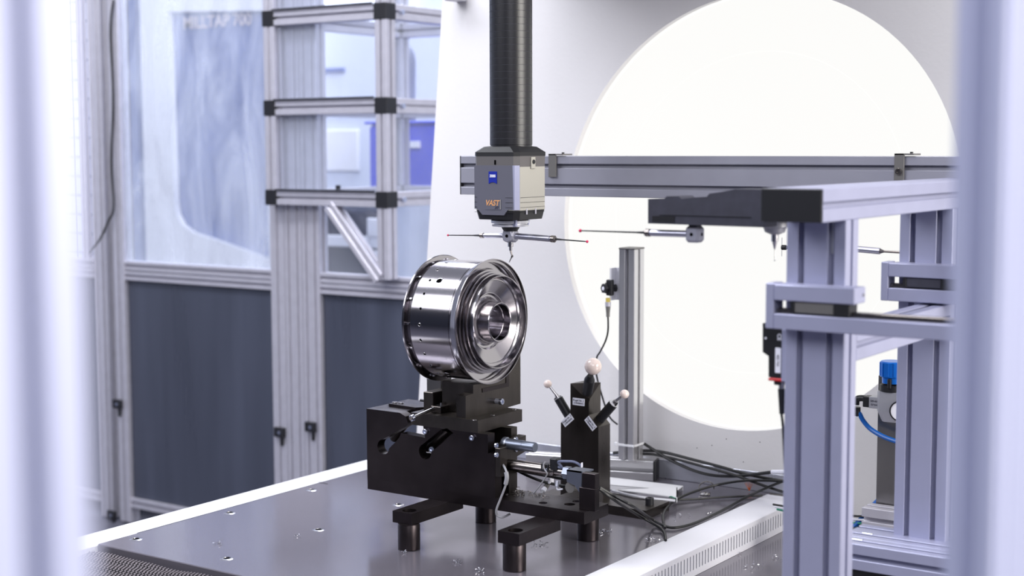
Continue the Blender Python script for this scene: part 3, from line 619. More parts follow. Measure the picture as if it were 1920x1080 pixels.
for q in ((870, 785), (911, 777), (945, 766)): c = onz(*q, 1.0875); c.x = -1.642; part('plate_screw', MB().lathe([(0, .0045), (.0006, .0038), (.0002, .003), (.0002, 0)], (c.x, c.y, 1.0875), (0, 0, 1), 14), 'steel', fix, c)
# bracket, stud, pneumatic cylinder
part('cylinder_bracket', MB().prism([(2.2728, 1.000), (2.2728, 1.043), (2.3480, 1.049), (2.3480, 1.018), (2.315, 1.012), (2.315, .9435), (2.290, .9435), (2.290, .985)], -1.605, -1.588, 'x'), 'black_steel', fix, (-1.59, 2.3, .95))
part('bracket_cheek', MB().box((-1.5925, FY, .985), (-1.580, FY+.022, 1.040), .0008), 'black_steel', fix, (-1.585, FY, 1.0))
for q in ((929.5, 835), (929.5, 853)): c = onx(*q, -1.580); part('socket_screw', socket(c, (1, 0, 0), .0048, .004), 'screw', fix, c)
for q in ((966, 823), (966, 843)): c = onx(*q, -1.588); part('socket_screw', socket(c, (1, 0, 0), .0045, .004), 'screw', fix, c)
sA = ony(942, 831.5, 2.29); part('guide_stud', MB().lathe([(0, .0115), (.002, .0125), (.008, .0125), (.0095, .0105), (.046, .0103), (.0465, .0098), (.070, .0098), (.0725, .0088), (.0725, 0)], (-1.600, 2.290, 1.0415), AX, 26), 'galv_d', fix, (-1.6, 2.29, 1.04))
cy, cz_ = 2.290, 1.0020
part('air_cylinder', MB().lathe([(0, 0), (0, .0108), (.118, .0108), (.120, .0098), (.122, .0098), (.122, .0082), (.144, .0082), (.145, 0)], (-1.604, cy, cz_), AX, 30), 'steel_d', fix, (-1.6, cy, cz_))
part('cylinder_nut', MB().lathe([(0, 0), (0, .0125), (.012, .0125), (.012, 0)], (-1.462, cy, cz_), AX, 6).lathe([(.012, .010), (.020, .010), (.021, 0)], (-1.462, cy, cz_), AX, 20), 'galv_d', fix, (-1.46, cy, cz_))
part('angle_bracket', MB().prism([(-1.447, .990), (-1.430, .985), (-1.415, .968), (-1.415, 1.012), (-1.447, 1.012)], 2.2725, 2.276, 'y').box((-1.447, 2.2725, 1.0095), (-1.409, 2.305, 1.012)), 'galv_d', fix, (-1.43, 2.28, .99))
part('rod_fork', MB().cyl((-1.444, cy, .985), (-1.444, cy, 1.006), .011, n=18).cyl((-1.444, cy-.012, .978), (-1.444, cy+.012, .978), .010, n=18).box((-1.440, cy-.014, .983), (-1.422, cy-.008, .988), .001), 'chain', fix, (-1.44, cy, .98))
part('stop_block', MB().box((-1.4165, 2.2665, .9435), (-1.382, 2.2815, .985), .0008).box((-1.4105, 2.2665, .985), (-1.382, 2.2815, 1.0125), .0008), 'black_steel2', fix, (-1.4, 2.27, .9435))
sw = part('reed_switch', MB().box((-1.507, cy-.0135, 1.001), (-1.490, cy-.008, 1.016), .0012).box((-1.490, cy-.010, 1.004), (-1.474, cy+.006, 1.0275), .002), 'black_plastic', fix, (-1.49, cy, 1.0))
mm, nt_, b_, N_, L_ = nodes('amber_led'); b_.inputs['Emission Color'].default_value = (1, .45, .05, 1); b_.inputs['Emission Strength'].default_value = 4
part('amber_led', MB().sphere((-1.501, cy-.0138, 1.0095), .0013, 10), mm, sw, (-1.5, cy, 1.01))
part('switch_screw', socket((-1.494, cy-.0136, 1.0065), (0, -1, 0), .0022, .001), 'screw', sw, (-1.49, cy, 1.0))
# red cord knot and grey lines on the cylinder
rk = MB(); 
for k in range(2):
    cx_ = -1.5985+k*.004
    rk.tube([Vector((cx_+.001*math.sin(t*3), cy+.0118*math.cos(t), cz_+.0118*math.sin(t))) for t in [i*PI/6 for i in range(13)]], .0016, 6)
rk.sphere((-1.598, cy-.012, cz_+.008), .003, 8).sphere((-1.599, cy-.012, cz_-.008), .003, 8)
tag(part('red_cord', rk, 'red', None, (-1.6, cy, cz_)), 'red cord tied round the cylinder end at the fixture bracket', 'cord')
pts = [ony(938, 866, FY+.02), ony(946, 876, FY+.004), ony(951, 892, FY-.004), ony(948, 910, FY-.006), ony(939, 934, FY-.006), ony(931, 955, FY-.006), ony(932, 966, FY-.002), ony(942, 970, FY+.004), ony(956, 964, FY+.02)]
gh = part('grey_hose', MB().tube(pts, .0022), 'grey_cable', None, pts[2]); tag(gh, 'thin grey cable looping down from the red cord past the base plate', 'cable')
part('shrink_sleeve', MB().tube([ony(949, 885, FY-.006), ony(950.5, 896, FY-.007), ony(948, 908, FY-.007)], .0042, 8), 'grey_cable', gh, pts[2], label='pale translucent sleeve')
pts = [(-1.478, cy-.004, 1.012), (-1.465, cy-.006, 1.012), ony(1047, 866, cy-.01), ony(1062, 865, cy-.01), ony(1076, 866, cy-.008), ony(1086, 871, cy-.006), ony(1090, 875, cy-.004)]
g2 = part('grey_hose', MB().tube(pts, .0025), 'duct', None, pts[2]); tag(g2, 'dark grey cable arching from the switch to the rod end fork', 'cable')
part('cable_clip', MB().box(ony(1089, 868, cy-.01), ony(1093, 876, cy-.004), .0008), 'white', g2, ony(1090, 871, cy-.01))
pts = [ony(1022, 866, cy-.017), ony(1019, 872, cy-.018), ony(1021, 880, cy-.018), ony(1026, 888, cy-.018), ony(1022, 896, cy-.016), ony(1014, 908, cy-.014), ony(1004, 921, cy-.012), ony(1000, 925, cy-.01)]
g3 = part('cable_tie', MB().tube(pts, .0013), 'grey_cable', None, pts[2]); tag(g3, 'loose pale grey cable tie hanging from the cylinder switch to the chips', 'cable tie')
part('tie_head', MB().box(ony(1017, 873, cy-.02), ony(1021, 879, cy-.014), .0006), 'grey_cable', g3, ony(1019, 876, cy-.018))
fa = thing('hose_fitting', 'white and grey plug connector lying under the pneumatic cylinder', 'connector', ony(1022, 916, 2.31))
p0 = ony(1018, 921, 2.305); p1 = ony(1029, 905, 2.325)
part('collar', MB().cyl(p0, p0+(p1-p0)*.35, .0048, n=14), 'white', fa, p0); part('body', MB().cyl(p0+(p1-p0)*.35, p1, .0052, .0042, 14), 'chain', fa, p0)
part('wire_tail', MB().cyl(p0-(p1-p0)*.3, p0, .0018, .003, 10), 'grey_cable', fa, p0)
fb = thing('elbow_fitting', 'small white elbow connector with white tube by the rod fork', 'connector', ony(1046, 908, 2.30))
p0 = ony(1045, 902, 2.296); p1 = ony(1044, 913, 2.292); part('body', MB().cyl(p0, p1, .0048, .0038, 14), 'galv', fb, p0)
part('tube', MB().tube([p1, ony(1046, 918, 2.292), ony(1055, 917, 2.294)], .0017), 'white', fb, p1)
part('switch_cap', MB().box(ony(1027, 897, 2.31), ony(1039, 905, 2.325), .001), 'white', fb, ony(1033, 900, 2.31))
# curls of swarf left on the fixture and the table
def chips(name, centre, n, spread, r, label, m='chip', h_=.003):
    mb = MB(); rd = random.Random(hash(label) % 1000 if False else len(label)*7+n)
    for i in range(n):
        c = Vector(centre)+Vector((rd.gauss(0, spread), rd.gauss(0, spread), 0)); a_ = rd.uniform(0, 2*PI); L_ = rd.uniform(.4, 1.0)*h_*2
        turns = rd.uniform(.5, 1.8); el = rd.uniform(0, 1.2)
        pp = [c+Vector((math.cos(a_)*L_*t, math.sin(a_)*L_*t, r*1.2+L_*el*t*.6))+Vector((math.cos(t*turns*6+a_), math.sin(t*turns*6), abs(math.sin(t*turns*3))))*h_*.35 for t in [k/7 for k in range(8)]]
        mb.tube(pp, r, 4, False)
    return tag(part(name, mb, m, None, centre, kind='stuff'), label, 'chips', kind='stuff')
chips('metal_chips', onz(975, 926, .9435), 26, .012, .0005, 'dark curled chips on the fixture base plate behind the grey hose', 'steel_d', .006)
chips('metal_chips', onz(1005, 930, .9435), 18, .014, .0004, 'thin scattered chips on the base plate below the cylinder', 'steel_d', .004)
for q, n_, s_, lb in (((1132, 998), 14, .006, 'bright curled chips on the table beside the right rear fixture leg'), ((858, 1056), 7, .004, 'small bright chip cluster on the table between the front legs'), ((901, 1072), 12, .006, 'bright chip cluster near the bottom edge left of the front leg'), ((411, 1020), 5, .004, 'single curled chip on the left of the table'), ((757, 1036), 4, .003, 'chip at the foot of the left front leg'),
                      ((1228, 1012), 12, .010, 'fine chips on the table near the duct'), ((560, 1006), 3, .002, 'tiny bright chip on the open left table area'), ((1016, 1020), 6, .005, 'chips on the table between the two right legs'), ((1310, 975), 7, .02, 'fine chips along the cable beside the duct')):
    chips('metal_chips', onz(*q, .8502), n_, s_, .0005, lb, 'chip', .0045)
for q, lb in (((1387, 1032), 'chips on the lower deck beside the duct'), ((1415, 1062), 'dark chips on the lower deck near the front post'), ((1459, 1047), 'bright chip on the lower deck against the front post')):
    chips('metal_chips', onz(*q, .7955), 7, .010, .0006, lb, 'chip', .005)

# ================================================================== CALIBRATION SPHERE TOWER
tw = thing('calibration_sphere_stand', 'black steel stand with three white ceramic reference balls and stickers', 'calibration stand', (-1.62, 2.63, .85))
bx0, bx1, by0, by1 = -1.72, -1.459, 2.5893, 2.6875
part('foot_plate', MB().prism([(bx0, by0), (bx1, by0), (bx1, by1), (bx0, by1)], .85, .8688, 'z'), 'black_steel', tw, (-1.6, 2.63, .85))
TY = 2.6
def TP(px, py): q = ony(px, py, TY); return (q.x, q.z)
xL, xR = -1.6705, -1.5775
body = [(xL, .8688), (xR, .8688), TP(1122, 801), TP(1104, 778), TP(1104, 750), TP(1104, 719), TP(1069.5, 719), TP(1069.5, 772), TP(1051.5, 793)]
f = [Vector((u, TY, v)) for u, v in body]; g = [Vector((u, TY+.047, v)) for u, v in body]
tz = 1.111
ix, jx = TP(1104, 750)[0], TP(1069.5, 719)[0]
mbt = MB()
lower = [(xL, .8688), (xR, .8688), TP(1122, 801), TP(1104, 778), TP(1104, 756), TP(1069.5, 749), TP(1069.5, 772), TP(1051.5, 793)]
mbt.prism(lower, TY, TY+.047, 'y')
zA = TP(1104, 756)[1]; zB = TP(1069.5, 749)[1]
# upper block with a slanting seat cut towards the front right for the large ball
v = [Vector(p) for p in ((jx, TY, zB), (ix, TY, zA), (ix, TY+.047, zA), (jx, TY+.047, zB), (jx, TY, tz), (jx+.004, TY+.047, tz), (ix, TY+.047, tz), (ix, TY+.004, zA+.008), (jx+.026, TY, zB+.014))]
bmv = [mbt.bm.verts.new(p) for p in v]
for idx in ((0, 1, 7, 8), (0, 8, 4), (1, 2, 6, 7), (2, 3, 5, 6), (3, 0, 4, 5), (4, 8, 6), (8, 7, 6), (4, 6, 5), (0, 3, 2, 1)): mbt.bm.faces.new([bmv[i] for i in idx])
part('tower', mbt, 'black_steel', tw, (-1.62, TY, .87), angle=15)
def ball(px, py, Y, r, h0, h1, rad, neck=False, lab=None):
    c = ony(px, py, Y); a0 = ony(*h0[:2], h0[2]); a1 = ony(*h1[:2], h1[2]); d = (a1-a0).normalized()
    hd = part('ball_holder', MB().cyl(a0-d*.01, a1-(d*.012 if neck else d*0), rad, n=22).cyl(a1-(d*.012 if neck else d*.0001), a1, rad, rad*.55, 22), 'black_plastic', tw, a0)
    if not neck:
        part('holder_ring', MB().cyl(a1, a1+d*.0012, rad*.98, n=22), 'white_metal', hd, a1)
        part('stem', MB().cyl(a1, a1+d*.009, rad*.5, rad*.45, 16).cyl(a1+d*.009, c, rad*.33, rad*.28, 14), 'steel', hd, a1)
    part('ball', MB().sphere(c, r, 40), 'ceram', tw, c, label=lab)
ball(1112, 687, 2.585, .0178, (1101, 736, 2.612), (1107, 704, 2.592), .0112, True, 'largest white ceramic ball')
ball(1027, 720, 2.615, .0088, (1063, 774, 2.625), (1047, 747, 2.62), .0096)
ball(1171, 739, 2.625, .0094, (1124, 787, 2.625), (1150, 757, 2.625), .0102)
def sticker(px, py, ang, s1, s2):
    q = ony(px, py, TY); o = part('sticker', MB().box((-.0145, -.0005, -.0075), (.0145, .0002, .0075)).xf(Matrix.Translation(q) @ Matrix.Rotation(-ang, 4, 'Y')), 'white', tw, q)
    u = Vector((math.cos(ang), 0, math.sin(ang))); vv = Vector((-math.sin(ang), 0, math.cos(ang)))
    for s_, k, sz in ((s1, .0028, .0056), (s2, -.0030, .0046)):
        t = text('print', s_, sz, q+vv*k+Vector((0, -.0006, 0)), FRONT, 'ink', o, ext=.0001, bold=.0001); t.rotation_euler = (Matrix.Rotation(-ang, 3, 'Y') @ Matrix.Rotation(PI/2, 3, 'X')).to_euler()
sticker(1085, 753.5, -.02, 'Kugel Nr. 1', '(120450041)')
sticker(1064.5, 788, math.radians(41), 'Kugel Nr. 2', '(120450042)')
sticker(1107.5, 794, math.radians(-47), 'Kugel Nr. 3', '(120450043)')
c = onz(1218, 946, .8688); part('cap_screw', MB().lathe([(0, 0), (0, .0088), (.0135, .0088), (.0145, .0080), (.0145, .0045), (.006, .0045), (.006, 0)], c, (0, 0, 1), 26), 'black_plastic', tw, c)

# ================================================================== SENSOR POST
ss = thing('sensor_post', 'aluminium profile post with capped top and photo sensor bracket behind the sphere stand', 'post', (-1.67, 2.9, .85))
FR = Matrix.Translation((-1.6186, 2.9045, .85)) @ Matrix.Rotation(math.radians(17), 4, 'Z')
part('foot_profile', prof('x', -.30, 0, 0, 0, .04, .045, .045).xf(FR), 'alu_b', ss, (-1.7, 2.9, .85))
PX0, PY0 = -1.6975, 2.8830
part('foot_end_cap', MB().box((0, -.0005, 0), (.0055, .0405, .0455), .001).xf(FR), 'black_plastic', ss, (-1.62, 2.92, .85))
part('upright', prof('z', .8955, 1.3725, PX0, PY0, .040, .045, .045), 'alu_b', ss, (PX0, PY0, .9))
part('end_cap', MB().box((PX0-.001, PY0-.001, 1.3725), (PX0+.041, PY0+.046, 1.3765), .0015), 'chain', ss, (PX0, PY0, 1.37))
q = ony(1147, 530, 2.90)
brk = part('sensor_bracket', MB().box((PX0-.024, 2.884, 1.256), (PX0-.0205, 2.909, 1.329)).box((PX0-.024, 2.906, 1.256), (PX0, 2.909, 1.329)), 'tray', ss, (PX0, 2.9, 1.25))
sx_ = PX0-.040
sn = thing('photo_sensor', 'black threaded photo sensor with hexagonal nut on the post bracket', 'sensor', (sx_, 2.88, 1.28))
cS = ony(1131, 541, 2.875)
part('thread', MB().cyl(cS+Vector((0, .002, 0)), cS+Vector((.014, .03, 0)), .0092, n=20), 'black_plastic', sn, cS)
part('nut', MB().lathe([(0, 0), (0, .0112), (.005, .0122), (.006, .0122), (.006, 0)], cS, (.5, 1, 0), 6), 'black_plastic', sn, cS)
part('nut', MB().lathe([(.010, 0), (.010, .0140), (.017, .0140), (.017, 0)], cS, (.5, 1, 0), 6), 'black_plastic', sn, cS)
part('lens', MB().lathe([(-.0012, 0), (-.001, .0042), (.0003, .0046)], cS, (.5, 1, 0), 20), 'white', sn, cS, label='pale round lens')
part('sensor_body', MB().box(cS+Vector((.004, .004, -.016)), cS+Vector((.020, .016, .020)), .002), 'black_plastic', sn, cS)
cN = ony(1140, 566, 2.883)
part('thread_neck', MB().cyl(cN, cN+Vector((0, 0, .009)), .0052, n=16), 'yellow', sn, cN)
part('coupling', MB().cyl(cN-Vector((0, 0, .010)), cN, .0066, n=18), 'alu', sn, cN)
pts = [cN-Vector((0, 0, .03)), ony(1140, 620, 2.883), ony(1135, 640, 2.885), ony(1125, 660, 2.89), ony(1119, 671, 2.895), ony(1118, 700, 2.91), ony(1128, 740, 2.92), ony(1142, 780, 2.93), ony(1158, 796, 2.935)]
cb = part('sensor_cable', MB().tube(pts, .0021), 'rubber', None, cN); tag(cb, 'black sensor cable running down behind the largest ball', 'cable')
part('plug', MB().cyl(cN-Vector((0, 0, .010)), cN-Vector((0, 0, .026)), .0058, .0042, 16).cyl(cN-Vector((0, 0, .026)), cN-Vector((0, 0, .034)), .0042, n=14), 'chain', cb, cN)
tie = MB().box((PX0-.0022, PY0-.0022, .927), (PX0+.0422, PY0-.0005, .932), .0003).box((PX0+.0405, PY0-.002, .927), (PX0+.0422, PY0+.046, .932), .0003).box((PX0-.0022, PY0-.002, .927), (PX0-.0005, PY0+.046, .932), .0003).box((PX0-.009, PY0-.004, .926), (PX0-.001, PY0+.003, .934), .001)
tag(part('white_cable_tie', tie, 'white_gloss', None, (PX0, PY0, .93)), 'white cable tie strapped round the foot of the sensor post', 'cable tie')

# white duct lids lying beside the stand
def lid(name, px_, z, label):
    pp = [onz(a_, b_, z) for a_, b_ in px_]; mb = MB(); dn = Vector((0, 0, -.002))
    mb.loft([pp, [p+dn for p in pp]])
    for a_, b_ in ((pp[0], pp[1]), (pp[2], pp[3])):
        n_ = (b_-a_).cross(Vector((0, 0, 1))).normalized()*.002; mb.loft([[a_, b_, b_+n_, a_+n_], [p+dn*5.4 for p in (a_, b_, b_+n_, a_+n_)]])
    return tag(part(name, mb, 'white_gloss', None, pp[0]), label, 'duct lid')
lid('duct_lid', ((1100, 889), (1281, 910.5), (1268, 920), (1100, 905)), .862, 'white duct lid lying flat behind the sphere stand')
lid('duct_lid', ((1156, 917.5), (1216, 915), (1270, 914), (1270, 932.5)), .873, 'white duct lid lying askew on top of the other lid')
ls = [onz(1148, 920, .872), onz(1200, 932, .872), onz(1266, 939, .868)]
tag(part('light_strip', MB().tube(ls, .0028), 'tray', None, ls[0]), 'thin cream tube along the front of the white lids', 'tube')
tg = onz(1261, 937, .866); tag(part('twist_tie', MB().tube([tg+Vector((-.008, 0, .004)), tg+Vector((0, -.006, .008)), tg+Vector((.008, .002, .003)), tg+Vector((.002, .008, .006)), tg+Vector((-.006, .004, .002))], .0011, 6), 'green', None, tg), 'green twist tie at the corner of the white lids', 'tie')

# loose ring bolt and copper ends
c = onz(1322, 926, .852); eb = thing('ring_bolt', 'small wire ring and washer lying on the table under the cables', 'ring bolt', c)
part('wire_ring', MB().tube([c+Vector((.018*math.cos(t), .006+.008*math.sin(t), .012+.012*math.sin(t))) for t in [i*PI/8 for i in range(15)]], .0014, 6), 'steel_d', eb, c)
part('washer', MB().lathe([(0, .004), (.002, .004), (.003, .008), (.0, .012)], c, (0, 0, 1), 22), 'steel', eb, c)
c = onz(1405, 920, .853); cw = MB()
for k in range(6):
    a_ = -1.0+k*.4; cw.cyl(c+Vector((0, 0, 0)), c+Vector((.010*math.sin(a_)-.003, .003*k*.3, .019*math.cos(a_*.6))), .0007, .0004, 4)
tag(part('copper_wire_end', cw, 'copper', None, c), 'frayed copper wire end standing by the sheet upstand', 'wire')

# cables on the table
def cable(pts, label, r=.0028, m='rubber'):
    r = r*1.18; pts = [ony(a_, b_, k) if k > 1.5 else onz(a_, b_, k) for a_, b_, k in pts]
    return tag(part('cable', MB().tube(pts, r), m, None, pts[len(pts)//2]), label, 'cable')
cable([(1208, 832, 2.93), (1230, 846, 2.925), (1260, 864, 2.92), (1300, 882, 2.915), (1335, 891, 2.91), (1370, 893, 2.90), (1400, 891, 2.89), (1448, 885, 2.86)], 'black cable sagging from the post foot to the white connector', .0030)
cable([(1150, 849, 2.93), (1209, 845, 2.932), (1245, 848, 2.928), (1300, 862, 2.92), (1350, 875, 2.91), (1400, 889, 2.90), (1467, 902, 2.87), (1500, 905, 2.84)], 'upper black cable running along the sheet upstand', .0030)
cable([(1150, 857, 2.925), (1209, 851, 2.928), (1250, 857, 2.925), (1320, 875, 2.90), (1380, 892, 2.89), (1430, 910, 2.88), (1467, 922, 2.86), (1500, 930, 2.82)], 'second black cable running along the sheet upstand', .0026)
cable([(1124, 914, 2.31), (1150, 929, 2.33), (1190, 951, 2.35), (1220, 972, .866), (1246, 986, .856), (1270, 989, .854), (1310, 978, .854), (1360, 954, .856), (1400, 932, .858), (1467, 903, 2.86), (1510, 895, 2.80)], 'black cable looping from the stop block over the duct', .0024)
cable([(1124, 917, 2.30), (1160, 943, 2.34), (1200, 968, .875), (1235, 988, .857), (1246, 1000, .855), (1248, 1013, .853)], 'black cable dropping from the stop block towards the duct', .0024)
cable([(1247, 990, .856), (1243, 968, .858), (1252, 950, .86), (1275, 933, .864), (1310, 919, .868), (1350, 908, 2.87), (1400, 901, 2.88), (1467, 902, 2.86), (1520, 903, 2.80)], 'black cable arching from the table edge to the right', .0024)
cable([(1262, 937, .856), (1300, 936, .854), (1360, 932, .854), (1430, 929, .854)], 'thin black cable lying flat on the table', .0018)
cable([(952, 880, 2.315), (980, 884, 2.315), (1020, 891, 2.31), (1051, 897, 2.31), (1083, 902, 2.31), (1124, 914, 2.30)], 'black hose under the cylinder, upper one', .0026)
cable([(962, 878, 2.32), (985, 890, 2.32), (1015, 902, 2.318), (1040, 908, 2.315), (1062, 912, 2.31), (1090, 912, 2.30)], 'black hose under the cylinder, lower sagging one', .0024)
wc_ = ony(1448, 885, 2.86); wd_ = ony(1474, 885, 2.84); tag(part('connector', MB().cyl(wc_, wd_, .0048, n=14), 'white', None, wc_), 'white cable connector behind the front rack post', 'connector')

# ================================================================== STYLUS CHANGE RACK (profiles)
rk_ = thing('stylus_change_rack', 'aluminium profile frame holding spare styli right of the table', 'rack', (-.83, 2.2, .8))
RX0, RX1 = -.870, -.782
part('front_post', prof('z', .8, 1.4995, RX0, 1.94, .088, .045, .044), 'alu_v', rk_, (-.826, 1.94, .8))
part('rear_post', prof('z', .951, 1.4995, RX0, 2.388, .088, .045, .044), 'alu_v', rk_, (-.826, 2.39, .95))
tb = part('top_beam', prof('y', 1.858, 2.60, RX0, 1.4995, .088, .045, .044), 'alu_v', rk_, (-.826, 1.86, 1.5))
part('beam_end_cap', MB().box((RX0, 1.8535, 1.4995), (RX1, 1.858, 1.5445), .0012), 'black_plastic', rk_, (-.826, 1.856, 1.5))
part('lower_beam', prof('y', 1.985, 2.388, RX1-.045, 1.300, .045, .045), 'alu_v', rk_, (-.8, 2.0, 1.3))
part('front_foot_profile', prof('x', -.92, -.2, 2.2935, .9075, .045, .0435, .0435), 'alu_v', rk_, (-.6, 2.3, .91))
part('rear_foot_profile', prof('x', -.938, -.2, 2.339, .9075, .088, .0435, .044), 'alu_v', rk_, (-.6, 2.35, .91))
for q in ((1608, 1011), (1627, 1000)): c = onz(*q, .951); part('slot_nut', MB().box(c+Vector((-.010, -.0035, -.003)), c+Vector((.010, .0035, .001)), .0012), 'screw', rk_, c)
part('foot_riser', MB().box((-.93, 2.305, .7955), (-.3, 2.41, .9075), .003), 'black_plastic', rk_, (-.6, 2.35, .8))
# rear rail carrying the frame
rr_ = part('rear_rail', prof('x', -1.9265, .2, 2.60, 1.4995, .04, .083, .0415, None, deep=.010), 'alu_d', rk_, (-1, 2.6, 1.5))
part('rail_end_cap', MB().box((-1.9295, 2.60, 1.4995), (-1.9265, 2.64, 1.5825), .0006), 'black_plastic', rk_, (-1.93, 2.6, 1.5))
for px in (1031, 1679):
    q = ony(px, 292, 2.60); s_ = 1 if px > 1500 else 1
    b_ = part('angle_clip', MB().box((q.x, 2.594, q.z-.044), (q.x+.018, 2.598, q.z+.004), .0004).box((q.x, 2.594, q.z+.001), (q.x+.036, 2.63, q.z+.004), .0004), 'chain', rk_, q)
    if px > 1500: part('clip_screw', socket((q.x+.009, 2.594, q.z-.028), (0, -1, 0), .006, .004), 'steel_d', b_, q)
    part('top_screw', MB().cyl((q.x+.026, 2.61, q.z+.004), (q.x+.026, 2.61, q.z+.007), .003, n=8), 'black_plastic', b_, q)
# linear clamp units on both posts
def clamp(Y, x0, right, label=None):
    r_ = part('guide_unit', MB().box((x0, Y, 1.3485), (x0+.0125, Y+.032, 1.4120), .0012), 'alu_v', rk_, (x0, Y, 1.35))
    part('upper_bar', MB().box((x0+.0125, Y, 1.3885), (x0+.130, Y+.039, 1.4105), .0012), 'alu_v', r_, (x0, Y, 1.39))
    part('lower_bar', MB().box((x0+.0125, Y, 1.3485), (right, Y+.039, 1.3700), .0012), 'alu_v', r_, (x0, Y, 1.35))
    part('carriage', MB().box((x0+.042, Y+.003, 1.3725), (x0+.099, Y+.030, 1.3870), .001), 'dark_rack' if Y > 2 else 'chain', r_, (x0, Y, 1.37))
    part('carriage_end', MB().box((x0+.036, Y+.002, 1.3718), (x0+.042, Y+.031, 1.3880), .001), 'black_plastic', r_, (x0, Y, 1.37))
    part('carriage_end', MB().box((x0+.099, Y+.002, 1.3710), (x0+.122, Y+.031, 1.3885), .001), 'black_plastic', r_, (x0, Y, 1.37))
    part('guide_rail', MB().box((x0+.0125, Y+.010, 1.3705), (right, Y+.022, 1.3770), .001), 'steel_d', r_, (x0, Y, 1.37))
    part('end_screw', MB().cyl((x0-.002, Y+.014, 1.398), (x0, Y+.014, 1.398), .003, n=10), 'steel', r_, (x0, Y, 1.4))
clamp(1.900, -.8825, -.60); clamp(2.350, -.8865, -.62)
c = Vector((-.752, 1.93, 1.3995)); part('dowel', MB().cyl(c, c+Vector((.0008, 0, 0)), .0025, n=10), 'steel', rk_, c)
for px in (1562,): q = ony(px-3, 440, 1.945); part('slot_bolt', MB().cyl((q.x, 1.951, 1.452), (q.x, 1.951, 1.50), .0035, n=10), 'galv', rk_, q)
# dark plastic holder arm with stepped cover
Yh = 1.975
hp = [(1215, 419), (1215, 373), (1245, 373), (1250, 368), (1272, 368), (1278, 373), (1305, 370), (1325, 369), (1330, 363), (1352, 360), (1378, 354.5), (1420, 355), (1432, 356), (1432, 426.5), (1330, 423)]
HPp = [ (ony(a_, b_, Yh).x, ony(a_, b_, Yh).z) for a_, b_ in hp]
ha = part('holder_arm', MB().prism(HPp, Yh, Yh+.045, 'y'), 'dark_rack', rk_, (-1.0, Yh, 1.48))
q = ony(1243, 409, Yh); part('recess', MB().box(q+Vector((-.018, -.0008, -.006)), q+Vector((.020, .001, .003))), 'black_plastic', ha, q)
part('ledge', MB().box((HPp[0][0]+.02, Yh-.001, q.z+.004), (HPp[-2][0]-.02, Yh+.001, q.z+.0052)), 'black_plastic', ha, q)
part('holder_arm', MB().box((-.925, 2.03, 1.490), (-.870, 2.10, 1.5400), .002), 'dark_rack', rk_, (-.9, 2.06, 1.5))
# limit switch on the front post
sq = [(1430, 606), (1438, 606), (1468, 612), (1468, 708), (1441, 707), (1441, 668), (1430, 660)]
sp_ = [(ony(a_, b_, 1.95).x, ony(a_, b_, 1.95).z) for a_, b_ in sq]
sw2 = thing('light_barrier', 'black light barrier with white type plate and red foot on the front rack post', 'sensor', (-.885, 1.96, 1.3))
part('housing', MB().prism(sp_, 1.95, 1.975, 'y'), 'black_plastic', sw2, (-.89, 1.95, 1.3))
a_ = ony(1441, 708, 1.95); b_ = ony(1469, 716, 1.95)
part('red_foot', MB().box((a_.x, 1.948, b_.z), (b_.x, 1.976, a_.z), .001), 'red', sw2, a_)
part('cable_gland', MB().box((a_.x+.007, 1.952, b_.z-.006), (a_.x+.018, 1.972, b_.z), .001), 'black_plastic', sw2, a_)
p0 = ony(1456, 660, 1.949); p1 = ony(1464, 700, 1.949)
lb = part('type_plate', MB().box((p0.x-.002, 1.9488, p1.z), (p0.x+.0065, 1.9502, p0.z+.006), .0003), 'white', sw2, p0)
t = text('plate_print', '982 735', .0052, (p0.x+.002, 1.9486, (p0.z+p1.z)/2+.003), (PI/2, PI/2, 0), 'ink', lb)
t = text('conformity_mark', 'CE', .008, (ony(1461, 629, 1.949).x, 1.9488, ony(1461, 632, 1.949).z), (PI/2, PI/2, 0), 'white', sw2, bold=.0002)
part('status_lamp', MB().cyl(ony(1436, 634, 1.95), ony(1436, 634, 1.95)-Vector((0, .0012, 0)), .0016, n=10), 'white', sw2, p0)
part('mount_rail', MB().box((ony(1466, 610, 1.945).x, 1.945, 1.268), (RX0, 1.96, 1.343), .0006), 'alu_v', sw2, p0)
pts = [ony(1466, 720, 1.958), ony(1465, 740, 1.958), ony(1464, 762, 1.958), ony(1468, 800, 1.965), ony(1471, 860, 1.97), ony(1474, 920, 1.98)]
cb = part('switch_cable', MB().tube(pts, .0020), 'rubber', None, pts[2]); tag(cb, 'black plug and cable hanging below the light barrier', 'cable')
part('plug', MB().cyl(ony(1466, 716, 1.958), ony(1465, 728, 1.958), .0042, n=12), 'steel', cb, pts[0]); part('plug_grip', MB().cyl(ony(1465, 729, 1.958), ony(1466, 776, 1.958), .0050, .0036, 12), 'black_plastic', cb, pts[0])

# spare styli waiting in the rack
s2 = thing('spare_stylus', 'long horizontal stylus with ruby tip hanging from the dark holder arm', 'stylus', ony(1303, 438, 1.995), 'spare styli in the change rack')
cA = ony(1303, 439, 1.995); o8 = [(-.0125, 0), (-.0125, .0115), (-.0105, .0135), (.0105, .0135), (.0125, .0115), (.0125, 0)]
part('star_cube', MB().box(cA-Vector((.0115, .0115, .0125)), cA+Vector((.0115, .0115, .0125)), .0042), 'alu_d', s2, cA, angle=20)
part('cube_bore_shade', MB().lathe([(0, 0), (0, .0028)], cA+Vector((0, -.0117, 0)), (0, -1, 0), 14).lathe([(0, 0), (0, .0028)], cA+Vector((.0117, 0, 0)), (1, 0, 0), 14), 'hole', s2, cA)  # flat dark discs, bore shade put into their colour
part('neck', MB().cyl(cA+Vector((0, 0, .011)), cA+Vector((0, 0, .022)), .008, .015, 18), 'head_k', s2, cA)
